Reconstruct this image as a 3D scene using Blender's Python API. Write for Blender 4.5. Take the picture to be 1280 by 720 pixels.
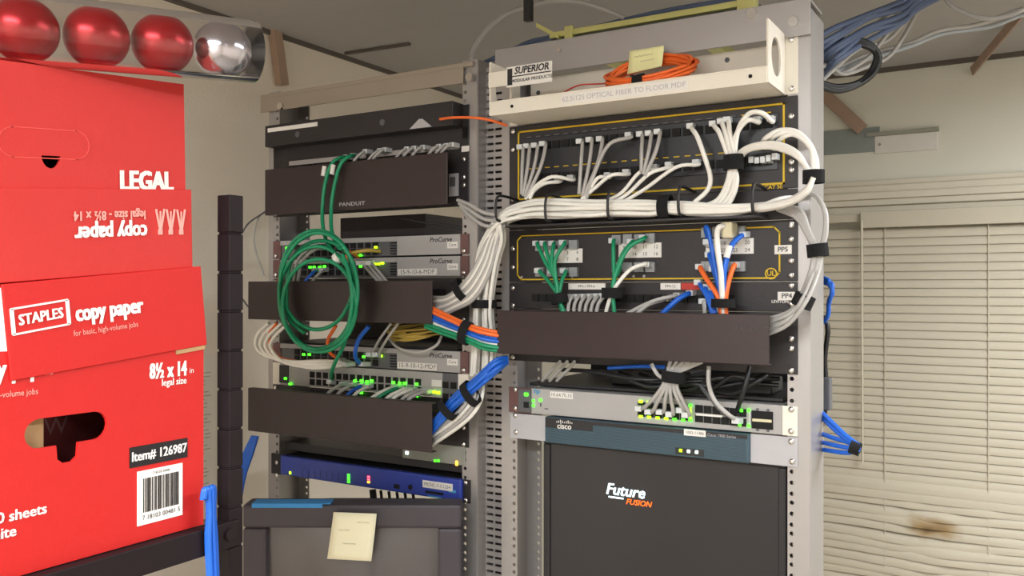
import bpy, bmesh, math, random
from mathutils import Vector, Matrix
random.seed(7)
for o in list(bpy.data.objects): bpy.data.objects.remove(o)
SC = bpy.context.scene
COL = SC.collection

# ------------------------------------------------------------------ camera
CAMP = Vector((0.770744, -1.281187, 1.717926))
YAW, PITCH, ROLL, FOC = 0.544664, 0.0015655, 0.00084, 1091.175
_cy, _sy = math.cos(YAW), math.sin(YAW)
FW = Vector((-_sy*math.cos(PITCH), _cy*math.cos(PITCH), math.sin(PITCH)))
_r0 = Vector((_cy, _sy, 0)); _u0 = _r0.cross(FW)
RT = math.cos(ROLL)*_r0 + math.sin(ROLL)*_u0
UP = -math.sin(ROLL)*_r0 + math.cos(ROLL)*_u0
cam = bpy.data.cameras.new('camera'); camo = bpy.data.objects.new('camera', cam)
COL.objects.link(camo)
cam.sensor_width = 36; cam.lens = FOC/1280*36; cam.clip_start = 0.02
M = Matrix(((RT.x, UP.x, -FW.x, CAMP.x), (RT.y, UP.y, -FW.y, CAMP.y), (RT.z, UP.z, -FW.z, CAMP.z), (0, 0, 0, 1)))
camo.matrix_world = M
SC.camera = camo

# ------------------------------------------------------------------ world, lights, exposure
w = bpy.data.worlds.new('world'); SC.world = w; w.use_nodes = True
w.node_tree.nodes['Background'].inputs[0].default_value = (0.8, 0.82, 0.9, 1)
w.node_tree.nodes['Background'].inputs[1].default_value = 0.25
CEIL = 2.34
def area(name, loc, sx, sy, power, rot=(0, 0, 0), col=(.93, .975, 1.0)):
    l = bpy.data.lights.new(name, 'AREA'); l.shape = 'RECTANGLE'; l.size = sx; l.size_y = sy
    l.energy = power; l.color = col
    o = bpy.data.objects.new(name, l); COL.objects.link(o); o.location = loc; o.rotation_euler = rot
    return o
area('ceiling_lamp_near', (.55, -2.0, CEIL-.035), 1.15, .28, 40)
area('ceiling_lamp_side', (1.40, 0.15, CEIL-.035), .28, 1.15, 18)
SC.view_settings.view_transform = 'Standard'; SC.view_settings.look = 'None'
SC.view_settings.gamma = 1; SC.view_settings.use_curve_mapping = False
SC.view_settings.exposure = 1.12

# ------------------------------------------------------------------ helpers
def ray(x, y): return FW + (x-640)/FOC*RT - (y-360)/FOC*UP
def at(x, y, Y=0.0):
    d = ray(x, y); return CAMP + d*((Y-CAMP.y)/d.y)
def atx(x, y, X):
    d = ray(x, y); return CAMP + d*((X-CAMP.x)/d.x)
def atz(x, y, Z):
    d = ray(x, y); return CAMP + d*((Z-CAMP.z)/d.z)
def atd(x, y, D): return CAMP + ray(x, y)*D

def lin(c):
    c = c/255.0
    return c/12.92 if c <= .04045 else ((c+.055)/1.055)**2.4
MATS = {}
def mat(name, rgb, rough=.6, metal=0.0, var=.06, scale=30, bump=0.0, emit=0, trans=0.0, spec=.5, coat=0.0, bscale=None):
    if name in MATS: return MATS[name]
    m = bpy.data.materials.new(name); m.use_nodes = True
    nt = m.node_tree; b = nt.nodes['Principled BSDF']
    c = [lin(v) for v in rgb]
    tc = nt.nodes.new('ShaderNodeTexCoord'); nz = nt.nodes.new('ShaderNodeTexNoise')
    nz.inputs['Scale'].default_value = scale; nz.inputs['Detail'].default_value = 4
    nt.links.new(tc.outputs['Object'], nz.inputs['Vector'])
    mx = nt.nodes.new('ShaderNodeMix'); mx.data_type = 'RGBA'
    mx.inputs[6].default_value = (*[v*(1-var) for v in c], 1)
    mx.inputs[7].default_value = (*[min(1, v*(1+var)) for v in c], 1)
    nt.links.new(nz.outputs['Fac'], mx.inputs[0]); nt.links.new(mx.outputs[2], b.inputs['Base Color'])
    b.inputs['Roughness'].default_value = rough; b.inputs['Metallic'].default_value = metal
    b.inputs['Specular IOR Level'].default_value = spec
    b.inputs['Coat Weight'].default_value = coat
    if trans: b.inputs['Transmission Weight'].default_value = trans
    if emit:
        b.inputs['Emission Color'].default_value = (*c, 1); b.inputs['Emission Strength'].default_value = emit
    if bump:
        bp = nt.nodes.new('ShaderNodeBump'); bp.inputs['Strength'].default_value = bump; bp.inputs['Distance'].default_value = .002
        n2 = nt.nodes.new('ShaderNodeTexNoise'); n2.inputs['Scale'].default_value = bscale or scale*6; n2.inputs['Detail'].default_value = 3
        nt.links.new(tc.outputs['Object'], n2.inputs['Vector'])
        nt.links.new(n2.outputs['Fac'], bp.inputs['Height']); nt.links.new(bp.outputs['Normal'], b.inputs['Normal'])
    MATS[name] = m
    return m
PAINTWALL = mat('wall_paint', (230, 220, 206), .85, var=.03, scale=3, bump=.25, bscale=140)
WALLGREY = mat('wall_paint_grey', (220, 217, 204), .85, var=.04, scale=4, bump=.25, bscale=140)
CEILM = mat('ceiling_tile', (172, 168, 165), .95, var=.05, scale=18, bump=.4, bscale=200)
CEILD = mat('ceiling_grid_dark', (95, 88, 82), .8)
FLOORM = mat('vinyl_floor', (150, 142, 130), .5, var=.12, scale=12)
RACK = mat('rack_aluminium', (170, 166, 165), .42, metal=.55, var=.05, scale=6)
RACKW = mat('rack_white_paint', (232, 226, 214), .45, var=.03)
TRAYM = mat('tray_almond_paint', (232, 225, 212), .5, var=.03)
BLACK = mat('black_powder_coat', (38, 34, 36), .5, var=.12, scale=60, bump=.15, bscale=500)
COVER = mat('black_cover', (46, 32, 33), .42, var=.1, scale=40, bump=.12, bscale=600)
DARK = mat('dark_plastic', (34, 32, 35), .5, var=.1)
HOLE = mat('dark_recess', (10, 9, 9), .8, var=.1)
YELLOW = mat('yellow_print', (214, 178, 30), .6, var=.05)
WHITEP = mat('white_label', (232, 228, 222), .7, var=.03)
INK = mat('grey_ink', (70, 68, 70), .8)
REDLAB = mat('red_label', (190, 60, 52), .7)
SCREW = mat('screw_steel', (225, 222, 218), .22, metal=1.0, var=.03)
VELCRO = mat('velcro_black', (17, 17, 19), .95, var=.25, scale=200, bump=.4, bscale=900)
CW = mat('cable_white', (236, 233, 226), .45, var=.03)
CG = mat('cable_grey', (176, 173, 170), .45, var=.05)
CGR = mat('cable_green', (20, 142, 98), .42, var=.06)
CBL = mat('cable_blue', (28, 98, 205), .42, var=.06)
COR = mat('cable_orange', (244, 112, 46), .42, var=.06)
CYE = mat('cable_yellow', (196, 166, 78), .5, var=.06)
LBC = mat('cable_blue_dimmed', (84, 98, 128), .5, var=.08)  # duller copy of the cable blue, dim light put into the colour
CBK = mat('cable_black', (24, 24, 26), .45, var=.1)
CRD = mat('cable_red', (205, 70, 56), .45, var=.06)
CBE = mat('plug_beige', (214, 204, 170), .5)
PLUG = mat('plug_clear', (205, 208, 210), .18, var=.05, spec=.7)
LED = mat('led_green', (60, 255, 30), .4, emit=2.2)
LEDY = mat('led_yellow_green', (170, 255, 20), .4, emit=1.8)
LEDR = mat('led_red', (255, 60, 70), .4, emit=3)
LEDO = mat('led_amber', (255, 170, 40), .4, emit=3)
LEDW = mat('led_white', (225, 245, 235), .4, emit=2.5)
SWG = mat('switch_grey', (166, 163, 162), .5, var=.04)
SWB = mat('switch_blue_grey', (168, 174, 180), .5, var=.04)
SWD = mat('switch_dark_grey', (92, 92, 96), .5, var=.06)
MAROON = mat('ear_maroon', (108, 74, 72), .5, var=.08)
BLUEDEV = mat('blue_faceplate', (46, 66, 160), .45, var=.06)
TEAL = mat('teal_bezel', (60, 84, 96), .5, var=.06)
EARG = mat('ear_grey', (178, 176, 180), .45, var=.04)
REDB = mat('box_red', (204, 25, 21), .62, var=.03, scale=40, bump=.1, bscale=300)
REDB2 = mat('box_red_pale', (204, 46, 42), .68, var=.03, scale=40, bump=.1, bscale=300)  # paler red of the topmost box
KRAFT = mat('kraft_cardboard', (186, 150, 108), .9, var=.12, scale=60)
PRINTW = mat('print_white', (246, 240, 236), .7, var=.02)
PRINTP = mat('print_pink', (248, 170, 160), .7, var=.02)
PRINTK = mat('print_black', (28, 22, 24), .7)
SHELFM = mat('shelf_black_steel', (30, 19, 22), .6, var=.15, scale=40, spec=.25)
BOARD = mat('particle_board', (190, 165, 130), .8, var=.15, scale=80)
BLIND = mat('blind_vinyl', (196, 187, 168), .5, var=.03, scale=5)
TRIMM = mat('trim_paint', (214, 206, 188), .6, var=.03)
NOTE = mat('sticky_note', (240, 238, 178), .85, var=.04, scale=20)
NOTE2 = mat('sticky_note_pale', (238, 232, 202), .85, var=.04, scale=20)
PENC = mat('pencil_grey', (196, 190, 160), .9)
TAPE = mat('blue_painter_tape', (62, 140, 205), .8, var=.08, scale=60)
CRTB = mat('monitor_plastic', (66, 60, 67), .55, var=.06)
CRTG = mat('crt_glass', (92, 86, 88), .15, var=.05, spec=.6)  # grey tone holds the light reflected on the tube glass
LCDG = mat('lcd_glass', (36, 34, 38), .3, var=.05)
LOGOE = mat('screen_logo_white', (225, 250, 255), .5, emit=1.0)
LOGOO = mat('screen_logo_orange', (255, 100, 20), .5, emit=.9)
ZINC = mat('yellow_zinc', (214, 212, 140), .35, metal=.5, var=.12, scale=40)
ZINCD = mat('runway_dark', (86, 88, 84), .5, metal=.3, var=.1)
WOODS = mat('stained_wood', (166, 140, 122), .75, var=.15, scale=25)
ORNR = mat('ornament_red', (160, 8, 20), .3, metal=.5, var=.05, scale=400)
ORNS = mat('ornament_silver', (210, 206, 214), .16, metal=1.0, var=.03)
STEELP = mat('galvanised_plate', (222, 218, 212), .45, metal=.2, var=.04)
HPBLUE = mat('logo_blue', (70, 150, 190), .6)
LAMPM = mat('lamp_diffuser', (255, 244, 228), .6, emit=6)

def clearmat():
    m = bpy.data.materials.new('clear_plastic'); m.use_nodes = True; nt = m.node_tree
    for n in list(nt.nodes): nt.nodes.remove(n)
    o = nt.nodes.new('ShaderNodeOutputMaterial'); t = nt.nodes.new('ShaderNodeBsdfTransparent')
    g = nt.nodes.new('ShaderNodeBsdfGlossy'); g.inputs['Roughness'].default_value = .1
    nz = nt.nodes.new('ShaderNodeTexNoise'); nz.inputs['Scale'].default_value = 12
    t.inputs[0].default_value = (.93, .93, .94, 1)
    fr = nt.nodes.new('ShaderNodeFresnel'); fr.inputs[0].default_value = 1.2
    ad = nt.nodes.new('ShaderNodeMath'); ad.operation = 'MULTIPLY_ADD'; ad.inputs[1].default_value = .12; 
    nt.links.new(nz.outputs['Fac'], ad.inputs[0]); nt.links.new(fr.outputs[0], ad.inputs[2])
    mx = nt.nodes.new('ShaderNodeMixShader')
    nt.links.new(ad.outputs[0], mx.inputs[0]); nt.links.new(t.outputs[0], mx.inputs[1]); nt.links.new(g.outputs[0], mx.inputs[2])
    nt.links.new(mx.outputs[0], o.inputs[0])
    return m
CLEAR = clearmat()

def tag(o, label=None, cat=None, group=None, kind=None):
    if label: o['label'] = label
    if cat: o['category'] = cat
    if group: o['group'] = group
    if kind: o['kind'] = kind
    return o
def thing(name, loc, label, cat, group=None):
    o = bpy.data.objects.new(name, None); COL.objects.link(o); o.location = loc; o.empty_display_size = .05
    return tag(o, label, cat, group)
def rootloc(p):
    v = Vector((0, 0, 0))
    while p is not None:
        v += Vector(p.location); p = p.parent
    return v

class MB:
    def __init__(s): s.v = []; s.f = []; s.smooth = []
    def add(s, vs, fs, sm=False):
        n = len(s.v); s.v += [Vector(v) for v in vs]
        s.f += [tuple(i+n for i in f) for f in fs]; s.smooth += [sm]*len(fs); return s
    def box(s, x0, x1, y0, y1, z0, z1):
        return s.obox(Vector(((x0+x1)/2, (y0+y1)/2, (z0+z1)/2)), (x1-x0, 0, 0), (0, y1-y0, 0), (0, 0, z1-z0))
    def obox(s, c, a, b, d):
        c, a, b, d = Vector(c), Vector(a)/2, Vector(b)/2, Vector(d)/2
        if a.cross(b).dot(d) < 0: a, b = b, a
        vs = [c-a-b-d, c+a-b-d, c+a+b-d, c-a+b-d, c-a-b+d, c+a-b+d, c+a+b+d, c-a+b+d]
        return s.add(vs, [(0, 3, 2, 1), (4, 5, 6, 7), (0, 1, 5, 4), (1, 2, 6, 5), (2, 3, 7, 6), (3, 0, 4, 7)])
    def quad(s, a, b, c, d): return s.add([a, b, c, d], [(0, 1, 2, 3)])
    def cyl(s, c, axis, r, h, n=12, r2=None):
        c = Vector(c); axis = Vector(axis).normalized(); r2 = r if r2 is None else r2
        t = Vector((0, 0, 1)) if abs(axis.z) < .9 else Vector((1, 0, 0))
        a = axis.cross(t).normalized(); b = axis.cross(a)
        vs = [c+(a*math.cos(2*math.pi*i/n)+b*math.sin(2*math.pi*i/n))*r for i in range(n)]
        vs += [c+axis*h+(a*math.cos(2*math.pi*i/n)+b*math.sin(2*math.pi*i/n))*r2 for i in range(n)]
        s.add(vs, [(i, (i+1) % n, n+(i+1) % n, n+i) for i in range(n)], True)
        s.add(vs, [tuple(range(n))[::-1], tuple(range(n, 2*n))]); return s
    def tube(s, pts, r, n=8, smooth=True, seg=6):
        P = spline(pts, seg) if smooth else [Vector(p) for p in pts]
        T = []
        for i in range(len(P)):
            d = P[min(i+1, len(P)-1)]-P[max(i-1, 0)]
            T.append(d.normalized() if d.length > 1e-9 else Vector((0, 0, 1)))
        t = T[0]; a = t.cross(Vector((0, 0, 1)) if abs(t.z) < .9 else Vector((1, 0, 0))).normalized()
        vs = []
        for i, p in enumerate(P):
            a = (a - T[i]*a.dot(T[i])).normalized(); b = T[i].cross(a)
            for k in range(n):
                an = 2*math.pi*k/n; vs.append(p+(a*math.cos(an)+b*math.sin(an))*r)
        fs = []
        for i in range(len(P)-1):
            for k in range(n): fs.append((i*n+k, i*n+(k+1) % n, (i+1)*n+(k+1) % n, (i+1)*n+k))
        s.add(vs, fs, True)
        L = (len(P)-1)*n
        s.add(vs, [tuple(range(n))[::-1], tuple(range(L, L+n))]); return s
    def sphere(s, c, r, nu=16, nv=10, sc=(1, 1, 1)):
        c = Vector(c); vs = [c+Vector((0, 0, r*sc[2]))]
        for j in range(1, nv):
            th = math.pi*j/nv
            for i in range(nu):
                ph = 2*math.pi*i/nu
                vs.append(c+Vector((r*sc[0]*math.sin(th)*math.cos(ph), r*sc[1]*math.sin(th)*math.sin(ph), r*sc[2]*math.cos(th))))
        vs.append(c-Vector((0, 0, r*sc[2]))); fs = [(0, 1+i, 1+(i+1) % nu) for i in range(nu)]
        for j in range(nv-2):
            for i in range(nu):
                fs.append((1+j*nu+i, 1+(j+1)*nu+i, 1+(j+1)*nu+(i+1) % nu, 1+j*nu+(i+1) % nu))
        b = 1+(nv-2)*nu
        fs += [(b+i, len(vs)-1, b+(i+1) % nu) for i in range(nu)]
        return s.add(vs, fs, True)
    def build(s, name, m, parent=None, bevel=0, solid=0, loc=None):
        base = rootloc(parent) if parent is not None else (Vector(loc) if loc is not None else None)
        if base is None:
            xs = [v.x for v in s.v]; ys = [v.y for v in s.v]; zs = [v.z for v in s.v]
            base = Vector(((min(xs)+max(xs))/2, (min(ys)+max(ys))/2, min(zs)))
        me = bpy.data.meshes.new(name); me.from_pydata([tuple(v-base) for v in s.v], [], s.f)
        me.polygons.foreach_set('use_smooth', s.smooth); me.materials.append(m); me.update()
        o = bpy.data.objects.new(name, me); COL.objects.link(o)
        if parent is not None: o.parent = parent
        else: o.location = base
        if solid:
            md = o.modifiers.new('solid', 'SOLIDIFY'); md.thickness = solid; md.offset = 0
        if bevel:
            md = o.modifiers.new('bevel', 'BEVEL'); md.width = bevel; md.segments = 2; md.limit_method = 'ANGLE'
        return o
def spline(pts, seg=6):
    P = [Vector(p) for p in pts]
    if len(P) < 3: return P
    out = []
    Q = [P[0]*2-P[1]]+P+[P[-1]*2-P[-2]]
    for i in range(1, len(Q)-2):
        p0, p1, p2, p3 = Q[i-1:i+3]
        for k in range(seg):
            t = k/seg
            out.append(.5*((2*p1)+(p2-p0)*t+(2*p0-5*p1+4*p2-p3)*t*t+(3*p1-p0-3*p2+p3)*t**3))
    out.append(P[-1]); return out

def part(name, m, parent, *boxes, bevel=0):
    b = MB()
    for x in boxes: b.box(*x)
    return b.build(name, m, parent, bevel)
def fb(px, py, wd, ht, Y, t=.002, dx=0):      # a box on the plane Y round the point seen at a pixel, proud of it by t
    c = at(px, py, Y); return (c.x-wd/2, c.x+wd/2, Y-t, Y+.0005, c.z-ht/2, c.z+ht/2)
XA, ZA = Vector((1, 0, 0)), Vector((0, 0, 1))
def text(s, size, org, ux, uy, m, parent, name='printed_text', bold=0.0, shear=0.0, align='CENTER', depth=.0003, sx=1.0):
    cu = bpy.data.curves.new('t', 'FONT'); cu.body = s; cu.size = size; cu.align_x = align; cu.align_y = 'CENTER'
    cu.shear = shear; cu.extrude = 0; cu.resolution_u = 2
    ob = bpy.data.objects.new('t', cu); me0 = bpy.data.meshes.new_from_object(ob)
    bpy.data.objects.remove(ob); bpy.data.curves.remove(cu)
    ux, uy = Vector(ux).normalized(), Vector(uy).normalized(); nn = ux.cross(uy)
    org = Vector(org); base = rootloc(parent); o_ = bold*size*.9
    offs = [(0, 0)] if not bold else [(0, 0), (-o_, -o_*.5), (o_, -o_*.5), (-o_, o_*.5), (o_, o_*.5)]
    V, F = [], []
    for i, (dx, dy) in enumerate(offs):
        n = len(V)
        V += [tuple(org+ux*(v.co.x*sx+dx)+uy*(v.co.y+dy)+nn*(depth+i*.00006)-base) for v in me0.vertices]
        F += [tuple(k+n for k in p.vertices) for p in me0.polygons]
    bpy.data.meshes.remove(me0)
    me = bpy.data.meshes.new(name); me.from_pydata(V, [], F); me.materials.append(m)
    o = bpy.data.objects.new(name, me); COL.objects.link(o); o.parent = parent
    return o
def ftext(s, size, px, py, Y, m, parent, **k): return text(s, size, at(px, py, Y), XA, ZA, m, parent, **k)

SCREWMESH = MB().sphere((0, 0, 0), .0046, 10, 6, (1, .55, 1)).build('screw', SCREW, None, loc=(0, 0, 0)).data
bpy.data.objects.remove(bpy.data.objects['screw'])
def screw(p, parent):
    o = bpy.data.objects.new('screw', SCREWMESH); COL.objects.link(o); o.parent = parent; o.location = Vector(p)-rootloc(parent); return o
def shared(name, mesh, parent, p):
    o = bpy.data.objects.new(name, mesh); COL.objects.link(o); o.parent = parent; o.location = Vector(p)-rootloc(parent); return o
def protomesh(b, name, m):
    o = b.build(name, m, None, loc=(0, 0, 0)); me = o.data; bpy.data.objects.remove(o); return me

# ------------------------------------------------------------------ the room
WX, WY = -.82, 1.36           # left wall, back wall
XR, YN = 2.5, -2.7
def struct(name, m, *boxes, kind='structure'):
    b = MB()
    for x in boxes: b.box(*x)
    return tag(b.build(name, m), kind=kind)
struct('floor', FLOORM, (WX-.1, XR+.1, YN-.1, WY+.1, -.1, 0))
struct('ceiling', CEILM, (WX-.1, XR+.1, YN-.1, WY+.1, CEIL, CEIL+.08))
struct('wall_left', PAINTWALL, (WX-.1, WX, YN-.1, WY+.1, 0, CEIL))
struct('wall_right', PAINTWALL, (XR, XR+.1, YN-.1, WY+.1, 0, CEIL))
struct('wall_front', PAINTWALL, (WX, XR, YN-.1, YN, 0, CEIL))
struct('wall_back', WALLGREY, (WX, XR, WY, WY+.1, 0, CEIL))
# edge trims of the ceiling and a tile grid bar
struct('trim_1', CEILD, (WX, WX+.010, YN, WY, CEIL-.010, CEIL))
struct('trim_2', CEILD, (WX+.010, XR, WY-.012, WY, CEIL-.012, CEIL))
a = at(432, 67, .45)
g1 = atz(432, 67, CEIL-.004); g2 = atz(512, 55, CEIL-.004)
b = MB(); b.obox((g1+g2)/2, (g2-g1), (0, .010, 0), (0, 0, .006)); tag(b.build('trim_3', CEILD), kind='structure')
# window head moulding: stepped profile along X
hx0, hx1 = at(1020, 240, WY).x, 1.6
def zb(px, py, Y=WY): return at(px, py, Y).z
b = MB()
for (y0, y1, d) in ((213+9, 229, .016), (229, 238, .024), (238, 247, .034), (247, 255, .028), (255, 268, .018)):
    b.box(hx0-.05, hx1, WY-d, WY, zb(1160, y1), zb(1160, y0))
tag(b.build('trim_4', TRIMM, bevel=.003), kind='structure')

# ------------------------------------------------------------------ ceiling lamps (outside the picture)
for i, (x, y, hx, hy) in enumerate(((.55, -2.0, .60, .15), (1.40, .15, .15, .60))):
    t = thing('fluorescent_lamp', (x, y, CEIL-.03), ('white fluorescent strip lamp on the ceiling behind the camera', 'white fluorescent strip lamp on the ceiling beside the window wall')[i], 'lamp', 'ceiling lamps')
    part('housing', RACKW, t, (x-hx-.02, x-hx, y-hy-.02, y+hy+.02, CEIL-.05, CEIL-.001), (x+hx, x+hx+.02, y-hy-.02, y+hy+.02, CEIL-.05, CEIL-.001), (x-hx, x+hx, y-hy-.02, y-hy, CEIL-.05, CEIL-.001), (x-hx, x+hx, y+hy, y+hy+.02, CEIL-.05, CEIL-.001))
    part('back_plate', RACKW, t, (x-hx, x+hx, y-hy, y+hy, CEIL-.02, CEIL-.001))

# ------------------------------------------------------------------ window blind
BY = WY-.045
bl = thing('window_blind', (.75, BY, 1.0), 'closed beige horizontal slat blind with scorched bent slats beside the right rack', 'blind')
bx0, bx1 = at(1012, 400, BY).x, 1.55
z_top = zb(1160, 270, BY)
part('headrail', BLIND, bl, (bx0, bx1, BY-.012, BY+.02, z_top-.010, z_top+.012), bevel=.002)
vx = at(1077, 270, BY).x
part('valance', BLIND, bl, (vx, bx1, BY-.024, BY-.016, zb(1160, 283, BY), zb(1160, 262, BY)), bevel=.002)
pitch = .0229
def slatmesh(fn=None, wide=1.0, n=30):
    mb = MB(); hw = .0134*wide; prof = [(-.0098, -hw), (-.0110, -hw*.3), (-.0080, hw*.45), (-.001, hw)]
    vs = []; 
    for i in range(n+1):
        x = bx0+(bx1-bx0)*i/n; dz, dt = fn(x) if fn else (0, 0)
        for (yy, zz) in prof: vs.append((x, yy-dt, zz+dz))
    fs = [(i*4+k, (i+1)*4+k, (i+1)*4+k+1, i*4+k+1) for i in range(n) for k in range(3)]
    mb.add(vs, fs, True); return mb
SL = None
ns = 55
xs0 = at(1168, 650, BY).x
stain = bpy.data.materials.new('blind_scorched'); stain.use_nodes = True
nt = stain.node_tree; pb = nt.nodes['Principled BSDF']; pb.inputs['Roughness'].default_value = .55
geo = nt.nodes.new('ShaderNodeNewGeometry'); vm = nt.nodes.new('ShaderNodeVectorMath'); vm.operation = 'SUBTRACT'
c0 = at(1168, 662, BY); vm.inputs[1].default_value = c0
nt.links.new(geo.outputs['Position'], vm.inputs[0])
vs_ = nt.nodes.new('ShaderNodeVectorMath'); vs_.operation = 'MULTIPLY'; vs_.inputs[1].default_value = (1/.13, 0, 1/.07)
nt.links.new(vm.outputs[0], vs_.inputs[0])
ln = nt.nodes.new('ShaderNodeVectorMath'); ln.operation = 'LENGTH'; nt.links.new(vs_.outputs[0], ln.inputs[0])
nz = nt.nodes.new('ShaderNodeTexNoise'); nz.inputs['Scale'].default_value = 14; nt.links.new(geo.outputs['Position'], nz.inputs['Vector'])
ad = nt.nodes.new('ShaderNodeMath'); ad.operation = 'MULTIPLY_ADD'; ad.inputs[1].default_value = .9; nt.links.new(nz.outputs['Fac'], ad.inputs[0]); nt.links.new(ln.outputs['Value'], ad.inputs[2])
cr = nt.nodes.new('ShaderNodeValToRGB'); cr.color_ramp.elements[0].position = .5; cr.color_ramp.elements[0].color = (lin(96), lin(70), lin(44), 1)
cr.color_ramp.elements[1].position = 1.25 if False else 1.0; cr.color_ramp.elements[1].color = (lin(196), lin(187), lin(168), 1)
e = cr.color_ramp.elements.new(.72); e.color = (lin(158), lin(132), lin(92), 1)
nt.links.new(ad.outputs[0], cr.inputs[0]); nt.links.new(cr.outputs[0], pb.inputs['Base Color'])
z = zb(1160, 290, BY); i = 0
BLBASE = protomesh(slatmesh(), 'slat', BLIND)
while z > .80:
    py = 360-(z-CAMP.z)*FOC/((at(1160, 600, BY)-CAMP).dot(FW))
    if 606 < py < 740:
        k = (py-606)/134
        amp = random.uniform(-.004, .004)
        def fn(x, k=k, amp=amp):
            d = math.exp(-((x-xs0)/.16)**2)
            return (-.010*d*(1-abs(2*k-.9))+amp*math.sin((x-bx0)*7), .012*d*random.random())
        if 604 < py < 618: fn = lambda x: (-.002*math.sin((x-bx0)*5), .004)
        mb = slatmesh(fn, 1.35 if 604 < py < 618 else 1.0)
        me = protomesh(mb, 'slat', stain)
        o = shared('slat', me, bl, (0, BY, z)); 
    else:
        o = shared('slat', BLBASE, bl, (0, BY, z))
    o.rotation_euler = (0, random.uniform(-.0012, .0012), 0) if False else (0, 0, 0)
    z -= pitch
for px in (1107, 1236):
    x = at(px, 450, BY).x
    part('ladder_cord', BLIND, bl, (x-.0012, x+.0012, BY-.0135, BY-.0115, .80, z_top))
wa, wb = at(1077, 275, BY-.03), at(1078, 578, BY-.03)
MB().tube([wa, wb], .004, 6, False).build('tilt_wand', BLIND, bl)
b = MB(); b.box(bx0, bx1, BY-.012, BY+.012, .76, .785); b.build('bottom_rail', BLIND, bl, .002)

# plate and grey panel standing in for a wall opening above the window, behind the right rack
p0, p1 = at(1094, 176, WY), at(1172, 176, WY)
t = thing('opening_plate', (p0.x, WY, p0.z), 'pale plate standing in for a wall opening above the window head', 'plate')
part('plate', STEELP, t, (p0.x, p1.x, WY-.006, WY, zb(1130, 190), zb(1130, 168)), bevel=.001)
part('ledge', mat('plate_ledge_grey', (150, 150, 138), .7), t, (p0.x-.02, p1.x+.004, WY-.016, WY, zb(1130, 168), zb(1130, 163)))  # greenish grey ledge along the top of the plate
c = at(1100, 181, WY); MB().cyl((c.x, WY-.006, c.z), (0, -1, 0), .004, .002).build('screw', SCREW, t)
q0 = at(1010, 176, WY)
part('side_panel', mat('side_panel_grey', (140, 146, 142), .7), t, (q0.x, p0.x+.012, WY-.005, WY, zb(1060, 192), zb(1060, 162)))

# wooden struts under the ceiling
def strut(pts, wd, label):
    a, b_ = Vector(pts[0]), Vector(pts[1]); d = b_-a
    ax_ = Vector((1, 0, 0)) if abs(d.x) < .01 else Vector((0, 1, 0))
    s = d.cross(ax_).normalized()*wd
    mb = MB(); mb.obox((a+b_)/2, d, s, ax_*.02); o = mb.build('wooden_strut', WOODS, None, .002)
    return tag(o, label, 'strut')
strut((at(1026, 114, WY-.011), at(1078, 162, WY-.011)), .035, 'brown wooden strut sloping down right of the tall white post')
strut((atz(1282, 10, CEIL-.002), at(1214, 90, WY-.011)), .022, 'tan wooden strut sloping down from the ceiling at the far right corner')
strut((atx(343, 33, WX+.011), atx(353, 107, WX+.011)), .028, 'short brown wooden strut standing above the left rack top bar')

# ------------------------------------------------------------------ racks
U = .04445; Z0 = 1.463; HX = .4651/2
RRX, RLX = HX, -.1016-HX
DZL = .00425
def ZR(k): return Z0-U*k
def ZL(k): return Z0-U*k+DZL
def postmesh(sgn):       # sgn=+1: web at +x side (right post), holes at x=0
    mb = MB(); zt, zbm = ZR(-14.75), .02
    holes = []
    k = -14
    while ZR(k) > .3:
        for o_ in (6.35, 22.225, 38.1): holes.append(ZR(k)-o_/1000)
        k += 1
    xin, xout = -.006*sgn, .025*sgn
    prev = zt
    for yf, flip in ((0, 1), (.084, -1)):
        prev = zt
        for i, h in enumerate(holes):
            nx = (h+holes[i+1])/2 if i+1 < len(holes) else .3
            r = .0033; N = 8
            ix = [(r*math.cos(math.pi/4*j+math.pi/8), r*math.sin(math.pi/4*j+math.pi/8)) for j in range(N)]
            xa, xb = (-.006, .025)
            ox = [(.006, prev-h)]*0
            # square ring of half-size hs then side strips
            hs = .006
            def bd(j):
                an = math.pi/4*j+math.pi/8; c_, s_ = math.cos(an), math.sin(an); m_ = max(abs(c_), abs(s_)); return (hs*c_/m_, hs*s_/m_)
            vs = [(sgn*x_, yf, h+z_) for x_, z_ in ix]+[(sgn*bd(j)[0], yf, h+bd(j)[1]) for j in range(N)]
            fs = [(j, (j+1) % N, N+(j+1) % N, N+j) for j in range(N)]
            mb.add(vs, fs)
            # corners of the square
            for cx, cz, j1, j2 in ((hs, hs, 0, 1), (-hs, hs, 2, 3), (-hs, -hs, 4, 5), (hs, -hs, 6, 7)):
                b1, b2 = bd(j1), bd(j2); mb.add([(sgn*b1[0], yf, h+b1[1]), (sgn*cx, yf, h+cz), (sgn*b2[0], yf, h+b2[1])], [(0, 1, 2)])
            if prev > h+hs: mb.quad((sgn*-.006, yf, h+hs), (sgn*.006, yf, h+hs), (sgn*.006, yf, prev), (sgn*-.006, yf, prev))
            if nx < h-hs: mb.quad((sgn*-.006, yf, nx), (sgn*.006, yf, nx), (sgn*.006, yf, h-hs), (sgn*-.006, yf, h-hs))
            prev = nx
        mb.quad((sgn*.006, yf, .3), (sgn*.025, yf, .3), (sgn*.025, yf, zt), (sgn*.006, yf, zt))
        mb.quad((sgn*-.006, yf, zbm), (sgn*.025, yf, zbm), (sgn*.025, yf, .3), (sgn*-.006, yf, .3))
    X = sgn*.025
    mb.quad((X, 0, zbm), (X, .084, zbm), (X, .084, zt), (X, 0, zt))
    return mb
PR = protomesh(postmesh(1), 'post', RACK); PL = protomesh(postmesh(-1), 'post', RACK)
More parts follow.
